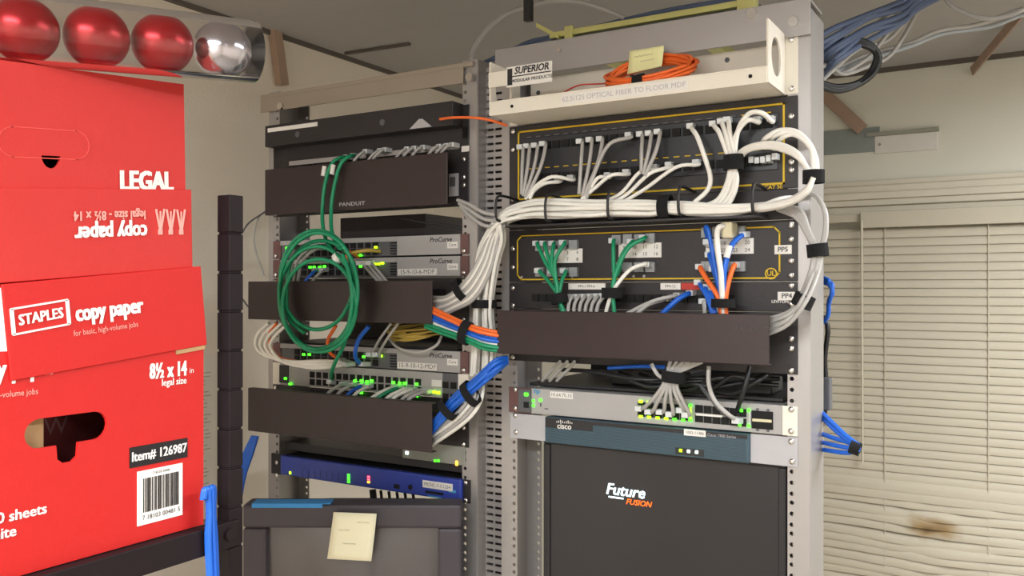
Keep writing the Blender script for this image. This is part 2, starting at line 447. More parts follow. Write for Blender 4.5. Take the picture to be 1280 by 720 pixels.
def rack(xc, dz, label):
    r = thing('equipment_rack', (xc, .04, 0), label, 'rack')
    for x, me in ((xc-HX, PL), (xc+HX, PR)):
        o = shared('post', me, r, (x, 0, dz)); md = o.modifiers.new('solid', 'SOLIDIFY'); md.thickness = .0025; md.offset = 0
    part('base', RACK, r, (xc-HX-.03, xc+HX+.03, -.17, .25, 0, .02), (xc-HX-.03, xc+HX+.03, -.005, .0, .02, .09), bevel=.002)
    return r
rackR = rack(RRX, 0, 'tall two-post aluminium rack holding the patch panels and dark screen, nearest the window')
rackL = rack(RLX, DZL, 'tall two-post aluminium rack with green coil, nearest the left wall')
# slotted wiring duct standing between the two racks
dt = thing('wiring_duct', (-.05, .05, 0), 'grey slotted wiring duct standing upright between the two racks', 'duct')
dY = .028; dx0, dx1 = -.0758, -.0262; dzt = at(615, 84, dY).z
part('side_wall', RACK, dt, (dx0, dx0+.002, dY, .082, .02, dzt)); part('side_wall', RACK, dt, (dx1-.002, dx1, dY, .082, .02, dzt)); part('back_wall', RACK, dt, (dx0, dx1, .080, .082, .02, dzt))
c1, c2, c3, c4 = at(608.5, 500, dY).x, at(617.5, 500, dY).x, at(619.6, 500, dY).x, at(629, 500, dY).x
mb = MB()
for a_, b2_ in ((dx0, c1), (c2, c3), (c4, dx1)): mb.box(a_, b2_, dY-.002, dY, .02, dzt)
zz = dzt
while zz > .1:
    for a_, b2_ in ((c1, c2), (c3, c4)): mb.box(a_, b2_, dY-.002, dY, zz-.0083, zz)
    zz -= .01265
mb.build('slotted_front', RACK, dt)['kind'] = 'stuff'
MB().box(dx0+.002, dx1-.002, .045, .078, .05, dzt-.03).build('inner_shade_block', mat('duct_inside', (70, 58, 60), .8, var=.3, scale=60), dt)  # plain dark block painting the shade seen through the slots
# top angles
zt = at(1003, -1, -.006).z
part('top_angle', RACK, rackR, (-.035, RRX+HX+.027, -.0085, -.005, zt-.052, zt), (-.035, RRX+HX+.027, -.005, .07, zt-.004, zt), bevel=.0008)
zl = at(590, 77, -.006).z
part('top_angle', mat('rack_top_shaded', (158, 147, 133), .5, metal=.2, var=.04), rackL, (RLX-HX-.042, RLX+HX+.0, -.0085, -.005, zl-.036, zl-.008), (RLX-HX-.042, RLX+HX+.02, -.0085, .07, zl-.008, zl), bevel=.0008)  # left bar is rack metal too, its shade put into this darker tone
for px, py, rk in ((992, 28, rackR), (700, 63, rackR), (940, 18, rackR), (352, 133, rackL), (588, 97, rackL)):
    p = at(px, py, -.0085); MB().cyl((p.x, -.0085, p.z), (0, -1, 0), .0075 if px != 700 else .004, .006, 8).build('bolt', SCREW, rk, .001)

# ------------------------------------------------------------------ cables
def cable(pts, m, label, group, r=.0031, plug=None, plugmat=None, name='patch_cable', cat='cable', jit=0):
    P = []
    for q in pts:
        if isinstance(q, Vector): P.append(q)
        else: P.append(at(*q))
    mb = MB(); mb.tube(P, r, 7, True, 5)
    o = mb.build(name, m); tag(o, label, cat, group)
    if plug:
        for e in (plug if isinstance(plug, (list, tuple)) else [plug]):
            i = 0 if e == 's' else -1; p = P[i]; d = (P[1]-P[0] if i == 0 else P[-2]-P[-1]).normalized()
            d = (d*.4+Vector((0, -1, 0))).normalized()
            side = d.cross(ZA).normalized(); u_ = side.cross(d)
            b2 = MB(); b2.obox(p+d*.004, d*.022, side*.0105, u_*.0085); b2.build('plug', plugmat or PLUG, o, .001)
    return o
def strap(c, d, wid, ra, rb, label, m=None, name='velcro_strap'):      # band round a bundle at c, bundle direction d
    d = Vector(d).normalized(); c = Vector(c); ra *= .8; rb *= .9
    a = d.cross(Vector((0, 1, 0))).normalized(); b_ = a.cross(d)
    mb = MB(); n = 18; rings = []
    for off, g in ((-wid/2, 0), (-wid/2, .0018), (wid/2, .0018), (wid/2, 0)):
        for k in range(n):
            an = 2*math.pi*k/n; rings.append(c+d*off+a*math.cos(an)*(ra+g)+b_*math.sin(an)*(rb+g))
    fs = [(j*n+k, j*n+(k+1) % n, ((j+1) % 4)*n+(k+1) % n, ((j+1) % 4)*n+k) for j in range(4) for k in range(n)]
    mb.add(rings, fs, False); o = mb.build(name, m or VELCRO, None)
    return tag(o, label, 'strap')

ORD = ['first', 'second', 'third', 'fourth', 'fifth', 'sixth', 'seventh', 'eighth', 'ninth', 'tenth', 'eleventh', 'twelfth', 'thirteenth', 'fourteenth', 'fifteenth', 'sixteenth', 'seventeenth', 'eighteenth', 'nineteenth']
def nth(base, i, tail=' from the left'): return '%s, %s%s' % (base, ORD[i], tail)
DROPS = []
# ================================================================== RIGHT RACK
def panel(name, rk, xc, z1, z0, Y, depth, m, label, cat, w=.4826, bevel=.001, body=.44, group=None):
    t = thing(name, (xc, Y, z0), label, cat, group)
    part('faceplate', m, t, (xc-w/2, xc+w/2, Y-.003, Y, z0+.0005, z1-.0005), bevel=bevel)
    if depth: part('housing', m, t, (xc-body/2, xc+body/2, Y, Y+depth, z0+.003, z1-.003))
    return t
def frame_line(t, pts, wd, Y, m=YELLOW, name='yellow_line'):
    mb = MB()
    for i in range(len(pts)):
        a, b_ = Vector(pts[i]), Vector(pts[(i+1) % len(pts)]); d = b_-a
        n_ = d.normalized().cross(Vector((0, 1, 0)))*wd
        mb.obox((a+b_)/2+Vector((0, -.0005, 0)), d+d.normalized()*wd, n_, (0, .001, 0))
    return mb.build(name, m, t)

# --- fibre tray
t = thing('fibre_tray', (RRX, -.05, ZR(-12)), 'almond steel fibre tray holding the orange coil at the right rack top', 'tray')
x0, x1 = RRX-.2225, RRX+.2225; zb0 = ZR(-12)+.002
YT = -.095
part('bottom_plate', TRAYM, t, (x0, x1, YT, .16, zb0, zb0+.003), bevel=.0006)
part('front_lip', TRAYM, t, (x0, x1, YT-.002, YT, zb0-.001, zb0+.020), (x0, x1, YT-.002, YT+.012, zb0+.020, zb0+.022), bevel=.0006)
part('rear_plate', TRAYM, t, (x0+.01, x1-.01, .02, .023, zb0+.003, zb0+.080))
for sx, xx in ((-1, x0), (1, x1)):
    # side bracket with an oval cut-out, as a ring built from its outline
    mb = MB(); n = 24; zc = zb0+.043; yc = -.048
    o1 = []; i1 = []
    for k in range(n):
        an = 2*math.pi*k/n; c_, s_ = math.cos(an), math.sin(an)
        i1.append((xx, yc-.006+.025*c_, zc+.027*s_))
        m_ = max(abs(c_), abs(s_)); o1.append((xx, yc+.047*c_/m_, zc+.043*s_/m_))
    mb.add(i1+o1, [(k, (k+1) % n, n+(k+1) % n, n+k) for k in range(n)])
    mb.build('side_bracket', TRAYM, t, 0, .0025)
    ex0, ex1 = (xx-.019, xx+.001) if sx < 0 else (xx-.001, xx+.019)
    part('mounting_ear', RACKW, t, (ex0, ex1, -.0032, -.0005, zb0, zb0+.0865), bevel=.0006)
    for k in (.008, .078): screw((xx+sx*.010, -.004, zb0+k), t)
for px, py in ((640, 141), (707, 127), (850, 108), (938, 97)):
    p = at(px, py, YT-.002); MB().cyl((p.x, YT-.0021, zb0+.010), (0, -1, 0), .0028, .0006, 8).build('lip_hole', HOLE, t)
for px, py in ((673, 116), (790, 96), (909, 75)):
    p = at(px, py, .02); MB().cyl((p.x, .0199, p.z), (0, -1, 0), .004, .0008, 8).build('plate_hole', SWD, t)
a, b_ = at(702, 128, YT), at(860, 108, YT)
part('label_strip', WHITEP, t, (a.x, b_.x, YT-.0028, YT-.0019, zb0+.002, zb0+.018))
text('62.5/125 OPTICAL FIBER TO FLOOR MDF', .011, Vector(((a.x+b_.x)/2, YT-.0029, zb0+.010)), XA, ZA, mat('faint_ink', (186, 180, 186), .8), t, bold=.0)
# maker's sticker on a tab
YK = YT-.004
c = at(662, 93, YK)
stk = thing('maker_sticker', (c.x, YK, c.z-.016), 'black and white maker sticker at the left end of the almond tray', 'sticker')
part('backing', WHITEP, stk, (c.x-.042, c.x+.040, YK-.001, YK, c.z-.016, c.z+.016))
part('black_band', DARK, stk, (c.x-.034, c.x+.039, YK-.0014, YK-.0009, c.z-.0008, c.z+.0008)); part('black_emblem', DARK, stk, (c.x-.040, c.x-.031, YK-.0014, YK-.0009, c.z-.013, c.z+.013))
text('SUPERIOR', .0155, Vector((c.x+.004, YK-.0013, c.z+.008)), XA, ZA, DARK, stk, bold=.03, shear=.2, sx=.9)
text('MODULAR PRODUCTS', .0072, Vector((c.x+.004, YK-.0013, c.z-.0075)), XA, ZA, INK, stk, bold=.02)
part('sticker_tab', TRAYM, t, (x0, c.x+.036, YK, YT, c.z-.012, c.z+.012))
# orange fibre coil
cc = at(822, 92, -.02)
pts = []
for k in range(9*12):
    an = 2*math.pi*k/12; rr = 1+.12*math.sin(k*.37)+.05*math.sin(k*1.7)
    pts.append(Vector((cc.x+.066*rr*math.cos(an), -.048+.034*math.sin(an)*rr, zb0+.040+.024*math.sin(an)+.0016*(k/12)+.003*math.sin(k*.9))))
mb = MB(); mb.tube(pts, .0026, 6, True, 2); o = mb.build('fibre_coil', COR); tag(o, 'orange fibre cable wound into a coil lying on the almond tray', 'cable')
strap((cc.x-.004, -.080, zb0+.024), (1, 0, .1), .016, .015, .012, 'black strap around the orange fibre coil on the tray')
cable([(700, 118, -.05), (722, 107, -.05), (745, 105, -.04), (770, 104, -.03)], CRD, 'thin red fibre lead running left from the orange coil on the tray', 'red fibre leads on the tray', .0013, name='fibre_lead')
cable([(645, 131, -.05), (680, 124, -.05), (715, 116, -.045), (765, 107, -.03)], CRD, 'thin red fibre lead running left from the orange coil on the tray', 'red fibre leads on the tray', .0013, name='fibre_lead')
cable([(648, 131, -.06), (690, 126, -.06), (740, 112, -.05), (775, 108, -.03)], COR, 'orange fibre lead lying along the tray lip left of the coil', None, .002, name='fibre_lead')
cable([(845, 105, -.06), (870, 99, -.06), (890, 95, -.05), (905, 92, -.04)], COR, 'orange fibre lead lying along the tray right of the coil', None, .002, name='fibre_lead')
p = at(742, 119, -.06); o = MB().box(p.x-.014, p.x+.014, -.066, -.052, zb0+.004, zb0+.030).build('fibre_adapter', DARK, None, .002); tag(o, 'small black fibre adapter behind the tray lip left of the orange coil', 'adapter')
# sticky note
def note(corners, m, label, lines, nrm):
    c = [Vector(q) for q in corners]          # TL TR BR BL
    n = 6; mb = MB(); vs = []
    for j in range(n+1):
        for i in range(n+1):
            s_, v_ = i/n, j/n
            p = (c[0]*(1-s_)+c[1]*s_)*(1-v_)+(c[3]*(1-s_)+c[2]*s_)*v_
            vs.append(p+Vector(nrm)*(.006*v_*v_+.0006))
    mb.add(vs, [(j*(n+1)+i, (j+1)*(n+1)+i, (j+1)*(n+1)+i+1, j*(n+1)+i+1) for j in range(n) for i in range(n)], True)
    o = mb.build('sticky_note', m, None, 0, .0003); tag(o, label, 'note')
    for (s0, s1, v_) in lines:
        q = MB(); a = (c[0]*(1-s0)+c[1]*s0)*(1-v_)+(c[3]*(1-s0)+c[2]*s0)*v_; b2 = (c[0]*(1-s1)+c[1]*s1)*(1-v_)+(c[3]*(1-s1)+c[2]*s1)*v_
        q.tube([a+(b2-a)*(k/10)+Vector(nrm)*(.006*v_*v_+.0011)+Vector((0, 0, .0012*math.sin(k*2.6))) for k in range(11)], .0004, 4, True, 2); q.build('handwriting', PENC, o)
    return o
note([at(787, 64, -.03), at(830, 57, -.03), at(829, 84, -.03), at(786, 94, -.03)], NOTE, 'yellow sticky note hanging in front of the orange fibre coil', [(.15, .7, .3), (.35, .75, .55)], (0, -1, 0))

# --- big upper patch panel
t = panel('patch_bay', rackR, RRX, ZR(-12), ZR(-9), -.001, .03, BLACK, 'tall black patch panel with yellow frame and white cables, under the almond tray', 'panel')
Y = -.0045; zc1, zc0 = ZR(-12)-.011, ZR(-9)+.008
xl, xr = RRX-.222, RRX+.222
frame_line(t, [(xl, Y, zc1), (xr, Y, zc1), (xr, Y, zc0), (xl, Y, zc0)], .0028, Y)
part('jack_field', mat('jack_field_slate', (40, 42, 48), .35, var=.1), t, (xl+.008, xr-.008, -.006, -.003, zc0+.020, zc1-.012), bevel=.001)
pm = protomesh(MB().box(-.0065, .0065, -.003, .002, -.006, .006), 'port', HOLE)
tk = protomesh(MB().box(-.0045, .0045, -.0006, .0006, -.0008, .0008), 'tick', YELLOW)
zu, zlw = ZR(-11.15), ZR(-9.95)
for z_, tz, tm in ((zu, zu+.016, 0), (zlw, zlw+.016, 1)):
    for j in range(24):
        x = xl+.022+(xr-xl-.044)*j/23
        o = shared('port', pm, t, (x, -.0065, z_))
        if tm or j in (21, 22, 23): shared('port_mark', tk, t, (x, -.0068, tz))
        else: shared('port_mark', protomesh(MB().box(-.0045, .0045, -.0006, .0006, -.0008, .0008), 'tick', SWD) if j == 0 else bpy.data.meshes['tick.001'], t, (x, -.0068, tz))
ftext('CAT 5E', .008, 967, 234, Y-.001, YELLOW, t, bold=.03)
for px, py in ((990, 146), (990, 203), (990, 213)): screw((RRX+HX, -.006, at(px, py, 0).z), t)
for k in (-11.8, -11.1, -9.2): screw((RRX-HX, -.006, ZR(k)), t)

# --- horizontal ring manager (1U) and the white bundle
t = panel('ring_manager', rackR, RRX, ZR(-9), ZR(-8), -.001, .0, BLACK, 'black ring manager strip carrying the thick white cable bundle', 'cable manager')
for px, py in ((632, 262), (693, 262), (770, 258), (857, 253), (948, 250)):
    c = at(px, py, -.045); ht = .024
    pts = [(c.x, -.004, c.z+ht*.8), (c.x, -.06, c.z+ht*.9), (c.x, -.074, c.z+ht*.5), (c.x, -.074, c.z-ht*.6), (c.x, -.06, c.z-ht*.85), (c.x, -.004, c.z-ht*.8)]
    MB().tube(pts, .0024, 6, True, 4).build('ring', DARK, t)
part('tray_lip', BLACK, t, (RRX-.215, RRX+.20, -.06, -.003, ZR(-8)+.001, ZR(-8)+.004))
for px, py in ((990, 282),): screw((RRX+HX, -.006, at(px, py, 0).z), t)

GB = 'white cables in the horizontal bundle'
LB = 'white cable in the thick horizontal bundle between the two yellow-framed patch panels'
random.seed(3)
NB = 10
vb = []   # offsets
for i in range(NB):
    oy = [-.050, -.050, -.050, -.050, -.057, -.057, -.057, -.040, -.040, -.040][i]; ov = [-12, -4, 4, 11, -8, 0, 8, -9, 1, 9][i]
    vb.append((oy, ov))
for i, (oy, ov) in enumerate(vb):
    j = lambda s: random.uniform(-s, s)
    P = []
    # vertical run left of the right rack, then over and along
    q = i/NB
    xv = 588+ (i*37 % 10)*3.3
    yo = -.050 if i % 2 else -.035
    if i < 7:
        P += [(xv+j(1)+2, 470, yo+.0), (xv+4, 432, yo), (590+ (i*37 % 10)*2.6+4, 382, yo), (xv+8, 330, yo), (xv+16, 300, yo), (628+j(3), 272+ov*.5, yo-.01)]
    else:
        P += [(625+j(3), 285, -.03), (632, 275+ov*.4, -.04)]
    P += [(662, 262+ov*.8, oy), (693, 261+ov*.85+j(1.5), oy), (735, 261+ov*.8+j(2), oy), (770, 260+ov*.7+j(1.5), oy), (812, 261+ov*.6+j(1.5), oy), (832, 260+ov*.5, oy), (857, 261+ov*.5+j(1), oy), (905, 262+ov*.45+j(1.5), oy)]
    if i in (0, 1, 4, 5, 2):
        P += [(948, 261+ov*.4, oy), (985, 254+ov*.3, oy-.01), (1008, 240+ov*.3, oy-.02), (1017, 222, oy-.02)]
    elif i in (3, 6, 9):
        P += [(940, 259+ov*.3, oy), (975, 249, oy+.01), (1000, 247, .0)]
    else:
        P += [(925, 262, oy), (945, 262, -.02)]
    cable(P, CW, LB, GB, .0036)
strap(at(832, 259, -.049), (1, 0, 0), .017, .021, .017, 'black strap around the white bundle between the two yellow-framed panels')
strap(at(605, 380, -.042), (0, 0, 1), .014, .027, .016, 'black strap around the white vertical bundle beside the slotted post')

# upper panel leads
GU = 'white leads from the upper patch panel, left half'
LU = 'white lead dropping from the upper patch panel into the white bundle, left half'
LR_ = 'white lead dropping from the upper patch panel into the white bundle, right half'
GR2 = 'white leads from the upper patch panel, right half'
def drop(x0_, y0_, x1_, y1_, mid=None, lab=LU, grp=GU, r=.0031, m=CW):
    P = [(x0_, y0_, -.008), (x0_+(1 if mid is None else 0), y0_+3, -.026)]
    if mid: P += [(*mid_, -.042) for mid_ in mid]
    else: P += [((x0_*.75+x1_*.25), y0_*.55+y1_*.45, -.040)]
    P += [(x1_, y1_, -.045)]
    DROPS.append((x0_, y0_, 'grey' if m is CG else 'white', cable(P, m, lab, grp, r, 's')))
for a in ((653, 184, 652, 243), (661, 183, 654, 245), (671, 182, 656, 246), (681, 180, 658, 247)): drop(*a, m=CG)
drop(716, 222, 657, 249, ((690, 221), (668, 234)))
drop(700, 224, 662, 249, ((682, 229), (668, 238)))
for a in ((727, 177, 724, 243), (739, 175, 728, 245), (752, 174, 730, 245)): drop(*a, m=CG)
drop(788, 169, 733, 248, ((762, 180), (745, 212)), m=CG)
drop(785, 215, 727, 249, ((764, 219), (745, 234)))
drop(762, 219, 731, 250, ((748, 222), (738, 236)))
for a in ((802, 168, 802, 215), (813, 167, 804, 218), (824, 165, 806, 220)): drop(*a, m=CG)
drop(820, 209, 757, 252, ((800, 215), (778, 240)))
drop(838, 206, 765, 254, ((812, 217), (785, 242)))
drop(872, 203, 773, 256, ((845, 209), (805, 237)))
drop(865, 158, 868, 253, ((872, 172), (882, 200), (888, 222), (884, 238)), LR_, GR2, .0036)
for a, md in (((893, 155, 895, 257), ((900, 168), (912, 203), (913, 225), (906, 245))), ((903, 152, 900, 258), ((908, 170), (916, 203), (918, 228), (911, 247))), ((911, 150, 885, 257), ((913, 170), (919, 203), (914, 225), (902, 248)))): drop(*a, md, LR_, GR2, .0036)
drop(965, 149, 905, 259, ((952, 141), (935, 143), (922, 165), (918, 203), (921, 226), (915, 248)), LR_, GR2, .0036)
drop(948, 150, 880, 258, ((936, 150), (925, 160), (917, 178), (914, 203), (909, 228), (898, 249)), LR_, GR2, .0036)
for top in (True, False):
    row = sorted([d_ for d_ in DROPS if (d_[1] < 200-(d_[0]-653)*.1) == top], key=lambda d_: d_[0])
    for i_, d_ in enumerate(row): d_[3]['label'] = nth('%s lead in the %s port row of the tall patch bay' % (d_[2], 'upper' if top else 'lower'), i_); d_[3]['group'] = 'leads of the tall patch bay'
strap(at(917, 203, -.042), (0, 0, 1), .022, .016, .011, 'black strap around the upright white leads in front of the upper patch panel')
LG = 'thick white lead looping out past the right edge of the upper patch panel'
for k, (pa, pm_) in enumerate((((953, 183), ((958, 172), (975, 163), (998, 166), (1014, 186))), ((962, 182), ((968, 170), (985, 165), (1005, 172), (1018, 192))), ((970, 185), ((978, 172), (992, 168), (1008, 178), (1020, 198))))):
    cable([(*pa, -.008), (pa[0], pa[1]-4, -.03)]+[(*q, -.055) for q in pm_]+[(1017+k*2, 222, -.065)], CW, LG, 'white leads looping past the panel edge', .0036, 's')
for k in range(3):
    cable([(918+k*2, 196+k*3, -.03), (935, 184+k*2, -.045), (958, 179+k*2.5, -.055), (980, 182+k*3, -.06), (1000, 195+k*2, -.065), (1013+k*2, 222, -.065)], CW, LG, 'white leads looping past the panel edge', .0036)
strap(at(1017, 221, -.065), (0, 0, 1), .018, .016, .011, 'black strap on the white loop beyond the panel right edge')
for k in range(5):
    c = at(941+k*7.2, 201-k*.9+random.uniform(-1.5, 1.5), -.012); o = MB().obox(c, (.0072, 0, 0), (0, .022, .006*random.uniform(-1, 1)), (0, 0, .0095)).build('modular_plug', PLUG, None, .001)
    tag(o, nth('clear plug in the lower row at the tall patch bay end', k), 'plug', 'clear plugs at the upper panel right end')

# grey bundle on the right side
LGB = 'pale grey cable in the strapped bundle hanging down the right side of the right rack'
for k in range(6):
    o = k*4-10
    st = [(972+k*3, 262-k, -.02), (995+k*2, 272-k*3, -.03), (1012+o*.4, 292, -.035)] if k < 4 else [(985, 250, -.01), (1015, 243, -.02), (1030+k-4, 262, -.03), (1031+(k-4)*2, 290, -.035)]
    cable(st+[(1022+o*.5, 314, -.04), (1018+o*.5, 340, -.045), (1003+o*.5, 376, -.055-.006*(k % 3)), (985, 398+o*.75, -.06-.005*(k % 2)), (958, 409+o*.95, -.055)], CG, LGB, 'grey cables on the right side of the rack', .0031)
strap(at(1022, 313, -.04), (-.1, 0, 1), .018, .016, .010, 'upper black strap on the grey bundle at the right post')
strap(at(1004, 376, -.055), (.45, 0, 1), .018, .016, .011, 'lower black strap on the grey bundle at the right post')

# --- second patch panel (2U) with yellow frame
t = panel('patch_bay', rackR, RRX, ZR(-8), ZR(-6), -.001, .03, BLACK, 'black patch panel with thin yellow frame and green, blue and orange cables', 'panel')
zc1, zc0 = ZR(-8)-.010, ZR(-6)+.005; xl, xr = RRX-.224, RRX+.216; cr_ = .008
frame_line(t, [(xl+cr_, Y, zc1), (xr-cr_, Y, zc1), (xr, Y, zc1-cr_), (xr, Y, zc0+cr_), (xr-cr_, Y, zc0), (xl+cr_, Y, zc0), (xl, Y, zc0+cr_), (xl, Y, zc1-cr_)], .0022, Y)
pm2 = protomesh(MB().box(-.0075, .0075, -.006, .002, -.0075, .0075), 'jack', mat('jack_grey', (150, 152, 154), .35, var=.15, scale=200))
for cx, yt, yb in ((700, 308, 340), (796, 300, 334), (908, 291, 333)):
    for px, py in ((cx-24, yt), (cx-10, yt-1), (cx+4, yt-1), (cx+18, yt-2)): shared('jack', pm2, t, at(px, py, -.005))
    for px, py in ((cx-24, yb), (cx-10, yb), (cx+4, yb), (cx+18, yb)): shared('jack', pm2, t, at(px, py, -.005))
    q = at(cx+4, (yt+yb)/2-4, -.004); lb = part('port_label', WHITEP, t, (q.x-.036, q.x+.036, -.0055, -.004, q.z-.0115, q.z+.0115))
    for r_ in (0, 1):
        for c_ in range(4):
            text(str(1+r_*4+c_+(cx > 750)*8+(cx > 850)*8), .008, Vector((q.x-.027+c_*.018, -.0056, q.z+.005-r_*.011)), XA, ZA, INK, lb, 'port_number')
q = at(979, 312, Y); lb = part('port_label', WHITEP, t, (q.x-.012, q.x+.012, -.006, -.004, q.z-.0065, q.z+.0065)); text('PP5', .010, Vector((q.x, -.0061, q.z)), XA, ZA, INK, lb, bold=.02)
q = at(964, 342, Y); mb = MB()
for k in range(20):
    an = 2*math.pi*k/20; a2 = 2*math.pi*(k+1)/20
    p1_, p2_ = Vector((q.x+.008*math.cos(an), Y-.001, q.z+.0075*math.sin(an))), Vector((q.x+.008*math.cos(a2), Y-.001, q.z+.0075*math.sin(a2)))
    mb.obox((p1_+p2_)/2, p2_-p1_, (0, .001, 0), (p2_-p1_).cross(Vector((0, 1, 0))).normalized()*.0018)
mb.build('round_emblem', YELLOW, t); text('UL', .010, Vector((q.x, Y-.0012, q.z)), XA, ZA, YELLOW, t, 'emblem_text', bold=.03)
for py in (280, 299, 326, 344): screw((RRX+HX, -.006, at(990, py, 0).z), t)
for py in (311, 334): screw((RRX-HX, -.006, at(645, py, 0).z), t)
# dots and small screws along the lower edge
for px in (652, 715, 792, 805, 895, 912):
    q = at(px, 349, Y); MB().cyl((q.x, Y+.001, ZR(-6)+.009), (0, -1, 0), .0022, .0012, 8).build('rivet', SWG, t)

def lead(pts, m, label, grp, r=.0033, plug='s', pmat=None): return cable(pts, m, label, grp, r, plug, pmat)
LGN = 'green patch cable in the left cluster of the lower yellow-framed patch panel'; GGN = 'green cables, left cluster'
for n_, (a, mdl) in enumerate((((673, 304), (683, 330)), ((682, 304), (688, 330)), ((693, 304), (690, 328)), ((706, 303), (694, 325)))):
    lead([(*a, -.010), (a[0]-1, a[1]+2, -.028), (*mdl, -.038), (695, 350, -.042), (698, 372, -.045), (706, 392, -.045)], CGR, nth('green cable in the upper jacks of the strapped left cluster', n_), GGN)
for n_, a in enumerate(((675, 338), (692, 339), (707, 338))):
    lead([(*a, -.010), (a[0], a[1]+2, -.026), ((a[0]+697)/2, 352, -.036), (699, 372, -.042), (703, 392, -.045)], CGR, nth('green cable in the lower jacks of the strapped left cluster', n_), GGN)
strap(at(699, 373, -.044), (.2, 0, -1), .016, .016, .012, 'black strap on the left cluster of green cables')
LGN2 = 'green patch cable in the middle cluster of the lower yellow-framed patch panel'; GGN2 = 'green cables, middle cluster'
for n_, (a, mdl) in enumerate((((768, 301), (767, 325)), ((791, 302), (778, 318)), ((806, 297), (784, 312)), ((776, 334), (772, 342)))):
    lead([(*a, -.010), (a[0]-1, a[1]+1, -.028), (*mdl, -.036), (768, 348, -.042), (766, 366, -.045), (768, 392, -.045)], CGR, nth('green cable in the upper jacks of the middle cluster', n_) if n_ < 3 else 'short green cable in the lower jacks of the middle cluster', GGN2)
lead([(812, 331, -.010), (806, 330, -.028), (788, 337, -.036), (772, 355, -.044), (763, 372, -.047), (757, 392, -.045)], CW, 'white patch cable arcing through the middle green cluster of the lower panel', None)
strap(at(765, 366, -.045), (0, 0, 1), .016, .019, .012, 'black strap on the middle cluster of green cables')
lead([(886, 305, -.012), (882, 285, -.04), (886, 290, -.046), (893, 330, -.046), (901, 368, -.045), (905, 392, -.045)], CBL, 'blue patch cable rising highest from the right cluster of the lower panel', None)
for a in ((888, 318), (893, 336)):
    lead([(*a, -.012), (a[0]-1, a[1]+2, -.03), (896, 350, -.04), (902, 372, -.043)], CBL, 'short blue patch cable behind the white cable in the right cluster', 'short blue cables in the right cluster')
lead([(909, 290, -.012), (904, 283, -.045), (897, 287, -.054), (897, 310, -.056), (901, 340, -.054), (903, 372, -.048), (905, 392, -.045)], CW, 'thick white patch cable standing in the middle of the right cluster', None, .0042, 's', CBE)
lead([(932, 293, -.010), (925, 296, -.03), (914, 308, -.042), (906, 335, -.048), (904, 372, -.046), (906, 392, -.045)], CBL, 'blue patch cable at the right edge of the right cluster', None, .004)
o = MB().obox(at(912, 288, -.03), (.016, 0, 0), (0, .03, 0), (0, 0, .024)).build('cable_adapter', CBE, None, .003); tag(o, 'beige cable adapter behind the thick white cable of the right cluster', 'adapter')
q = at(913, 314, -.05); o = MB().tube([at(912, 307, -.048), at(908, 322, -.050)], .0048, 8, False).build('cable_tag', WHITEP); tag(o, 'white paper tag wrapped on the blue cable of the right cluster', 'tag')
lead([(876, 333, -.010), (876, 336, -.03), (884, 350, -.04), (897, 370, -.046), (902, 392, -.045)], COR, 'orange patch cable on the left of the right cluster', None, .004)
lead([(921, 331, -.010), (917, 333, -.03), (911, 350, -.04), (907, 372, -.046), (907, 392, -.045)], COR, 'orange patch cable on the right of the right cluster', None, .004)
strap(at(904, 379, -.046), (0, 0, 1), .013, .02, .012, 'black strap on the right cluster of blue, white and orange cables')

# --- third patch panel 1U
t = panel('patch_bay', rackR, RRX, ZR(-6), ZR(-5), -.001, .03, BLACK, 'slim black patch panel with white and red label strips behind grey cables', 'panel')
for j in range(24):
    shared('port', pm, t, (RRX-.2+.4*j/23*.83+.012, -.0045, ZR(-5.42)))
for px0, px1, m in ((711, 757, WHITEP), (826, 851, WHITEP), (852, 876, REDLAB)):
    a, b_ = at(px0, 358, -.004), at(px1, 358, -.004); lb = part('label_strip', m, t, (a.x, b_.x, -.0055, -.004, a.z-.005, a.z+.005))
    if m is WHITEP: text('PP4-1 PP4-6' if px0 == 711 else 'PP4-12', .006, Vector(((a.x+b_.x)/2, -.0056, a.z)), XA, ZA, INK, lb)
q = at(984, 370, -.004); lb = part('port_label', WHITEP, t, (q.x-.013, q.x+.013, -.006, -.004, q.z-.006, q.z+.006)); text('PP4', .010, Vector((q.x, -.0061, q.z)), XA, ZA, INK, lb, bold=.02)
ftext('LEVITON', .006, 975, 377, -.0045, WHITEP, t, bold=.03)
for py in (357, 380): screw((RRX+HX, -.006, at(990, py, 0).z), t)
for py in (360, 382): screw((RRX-HX, -.006, at(646, py, 0).z), t)
LGL = 'grey patch cable curling down from the slim patch panel into the brown cover'
for k in range(6):
    x_ = 716+k*8; lead([(x_, 371-k*.3, -.006), (x_-1, 371, -.026), (x_-5-k*.6, 380, -.036), (x_-6-k, 394, -.04)], CG, nth('grey cable curling from the slim patch bay into the brown cover', k), 'grey leads of the slim panel')
lead([(850, 369, -.006), (842, 370, -.026), (815, 377, -.036), (782, 393, -.04)], CG, 'upper grey patch cable sweeping left from the slim panel middle', None)
lead([(836, 373, -.006), (828, 375, -.026), (810, 381, -.036), (795, 393, -.04)], CG, 'lower grey patch cable sweeping left from the slim panel middle', None)
lead([(866, 366, -.006), (858, 368, -.028), (845, 376, -.038), (826, 394, -.042)], CBL, 'bright blue patch cable sweeping left from the slim panel', None, .0042)
for k in range(3):
    lead([(874+k*9, 352+k*6, -.006), (876+k*6, 358+k*4, -.026), (884+k*3, 372, -.034), (890+k*2, 392, -.04)], CBL, 'short dark blue patch cable tucked left of the right cluster strap', 'dark blue short cables')
for k in range(2):
    lead([(880+k*14, 376, -.006), (880+k*14, 378, -.022), (881+k*14, 392, -.03)], CG, nth('short grey lead below the right cluster strap', k), 'short grey leads')

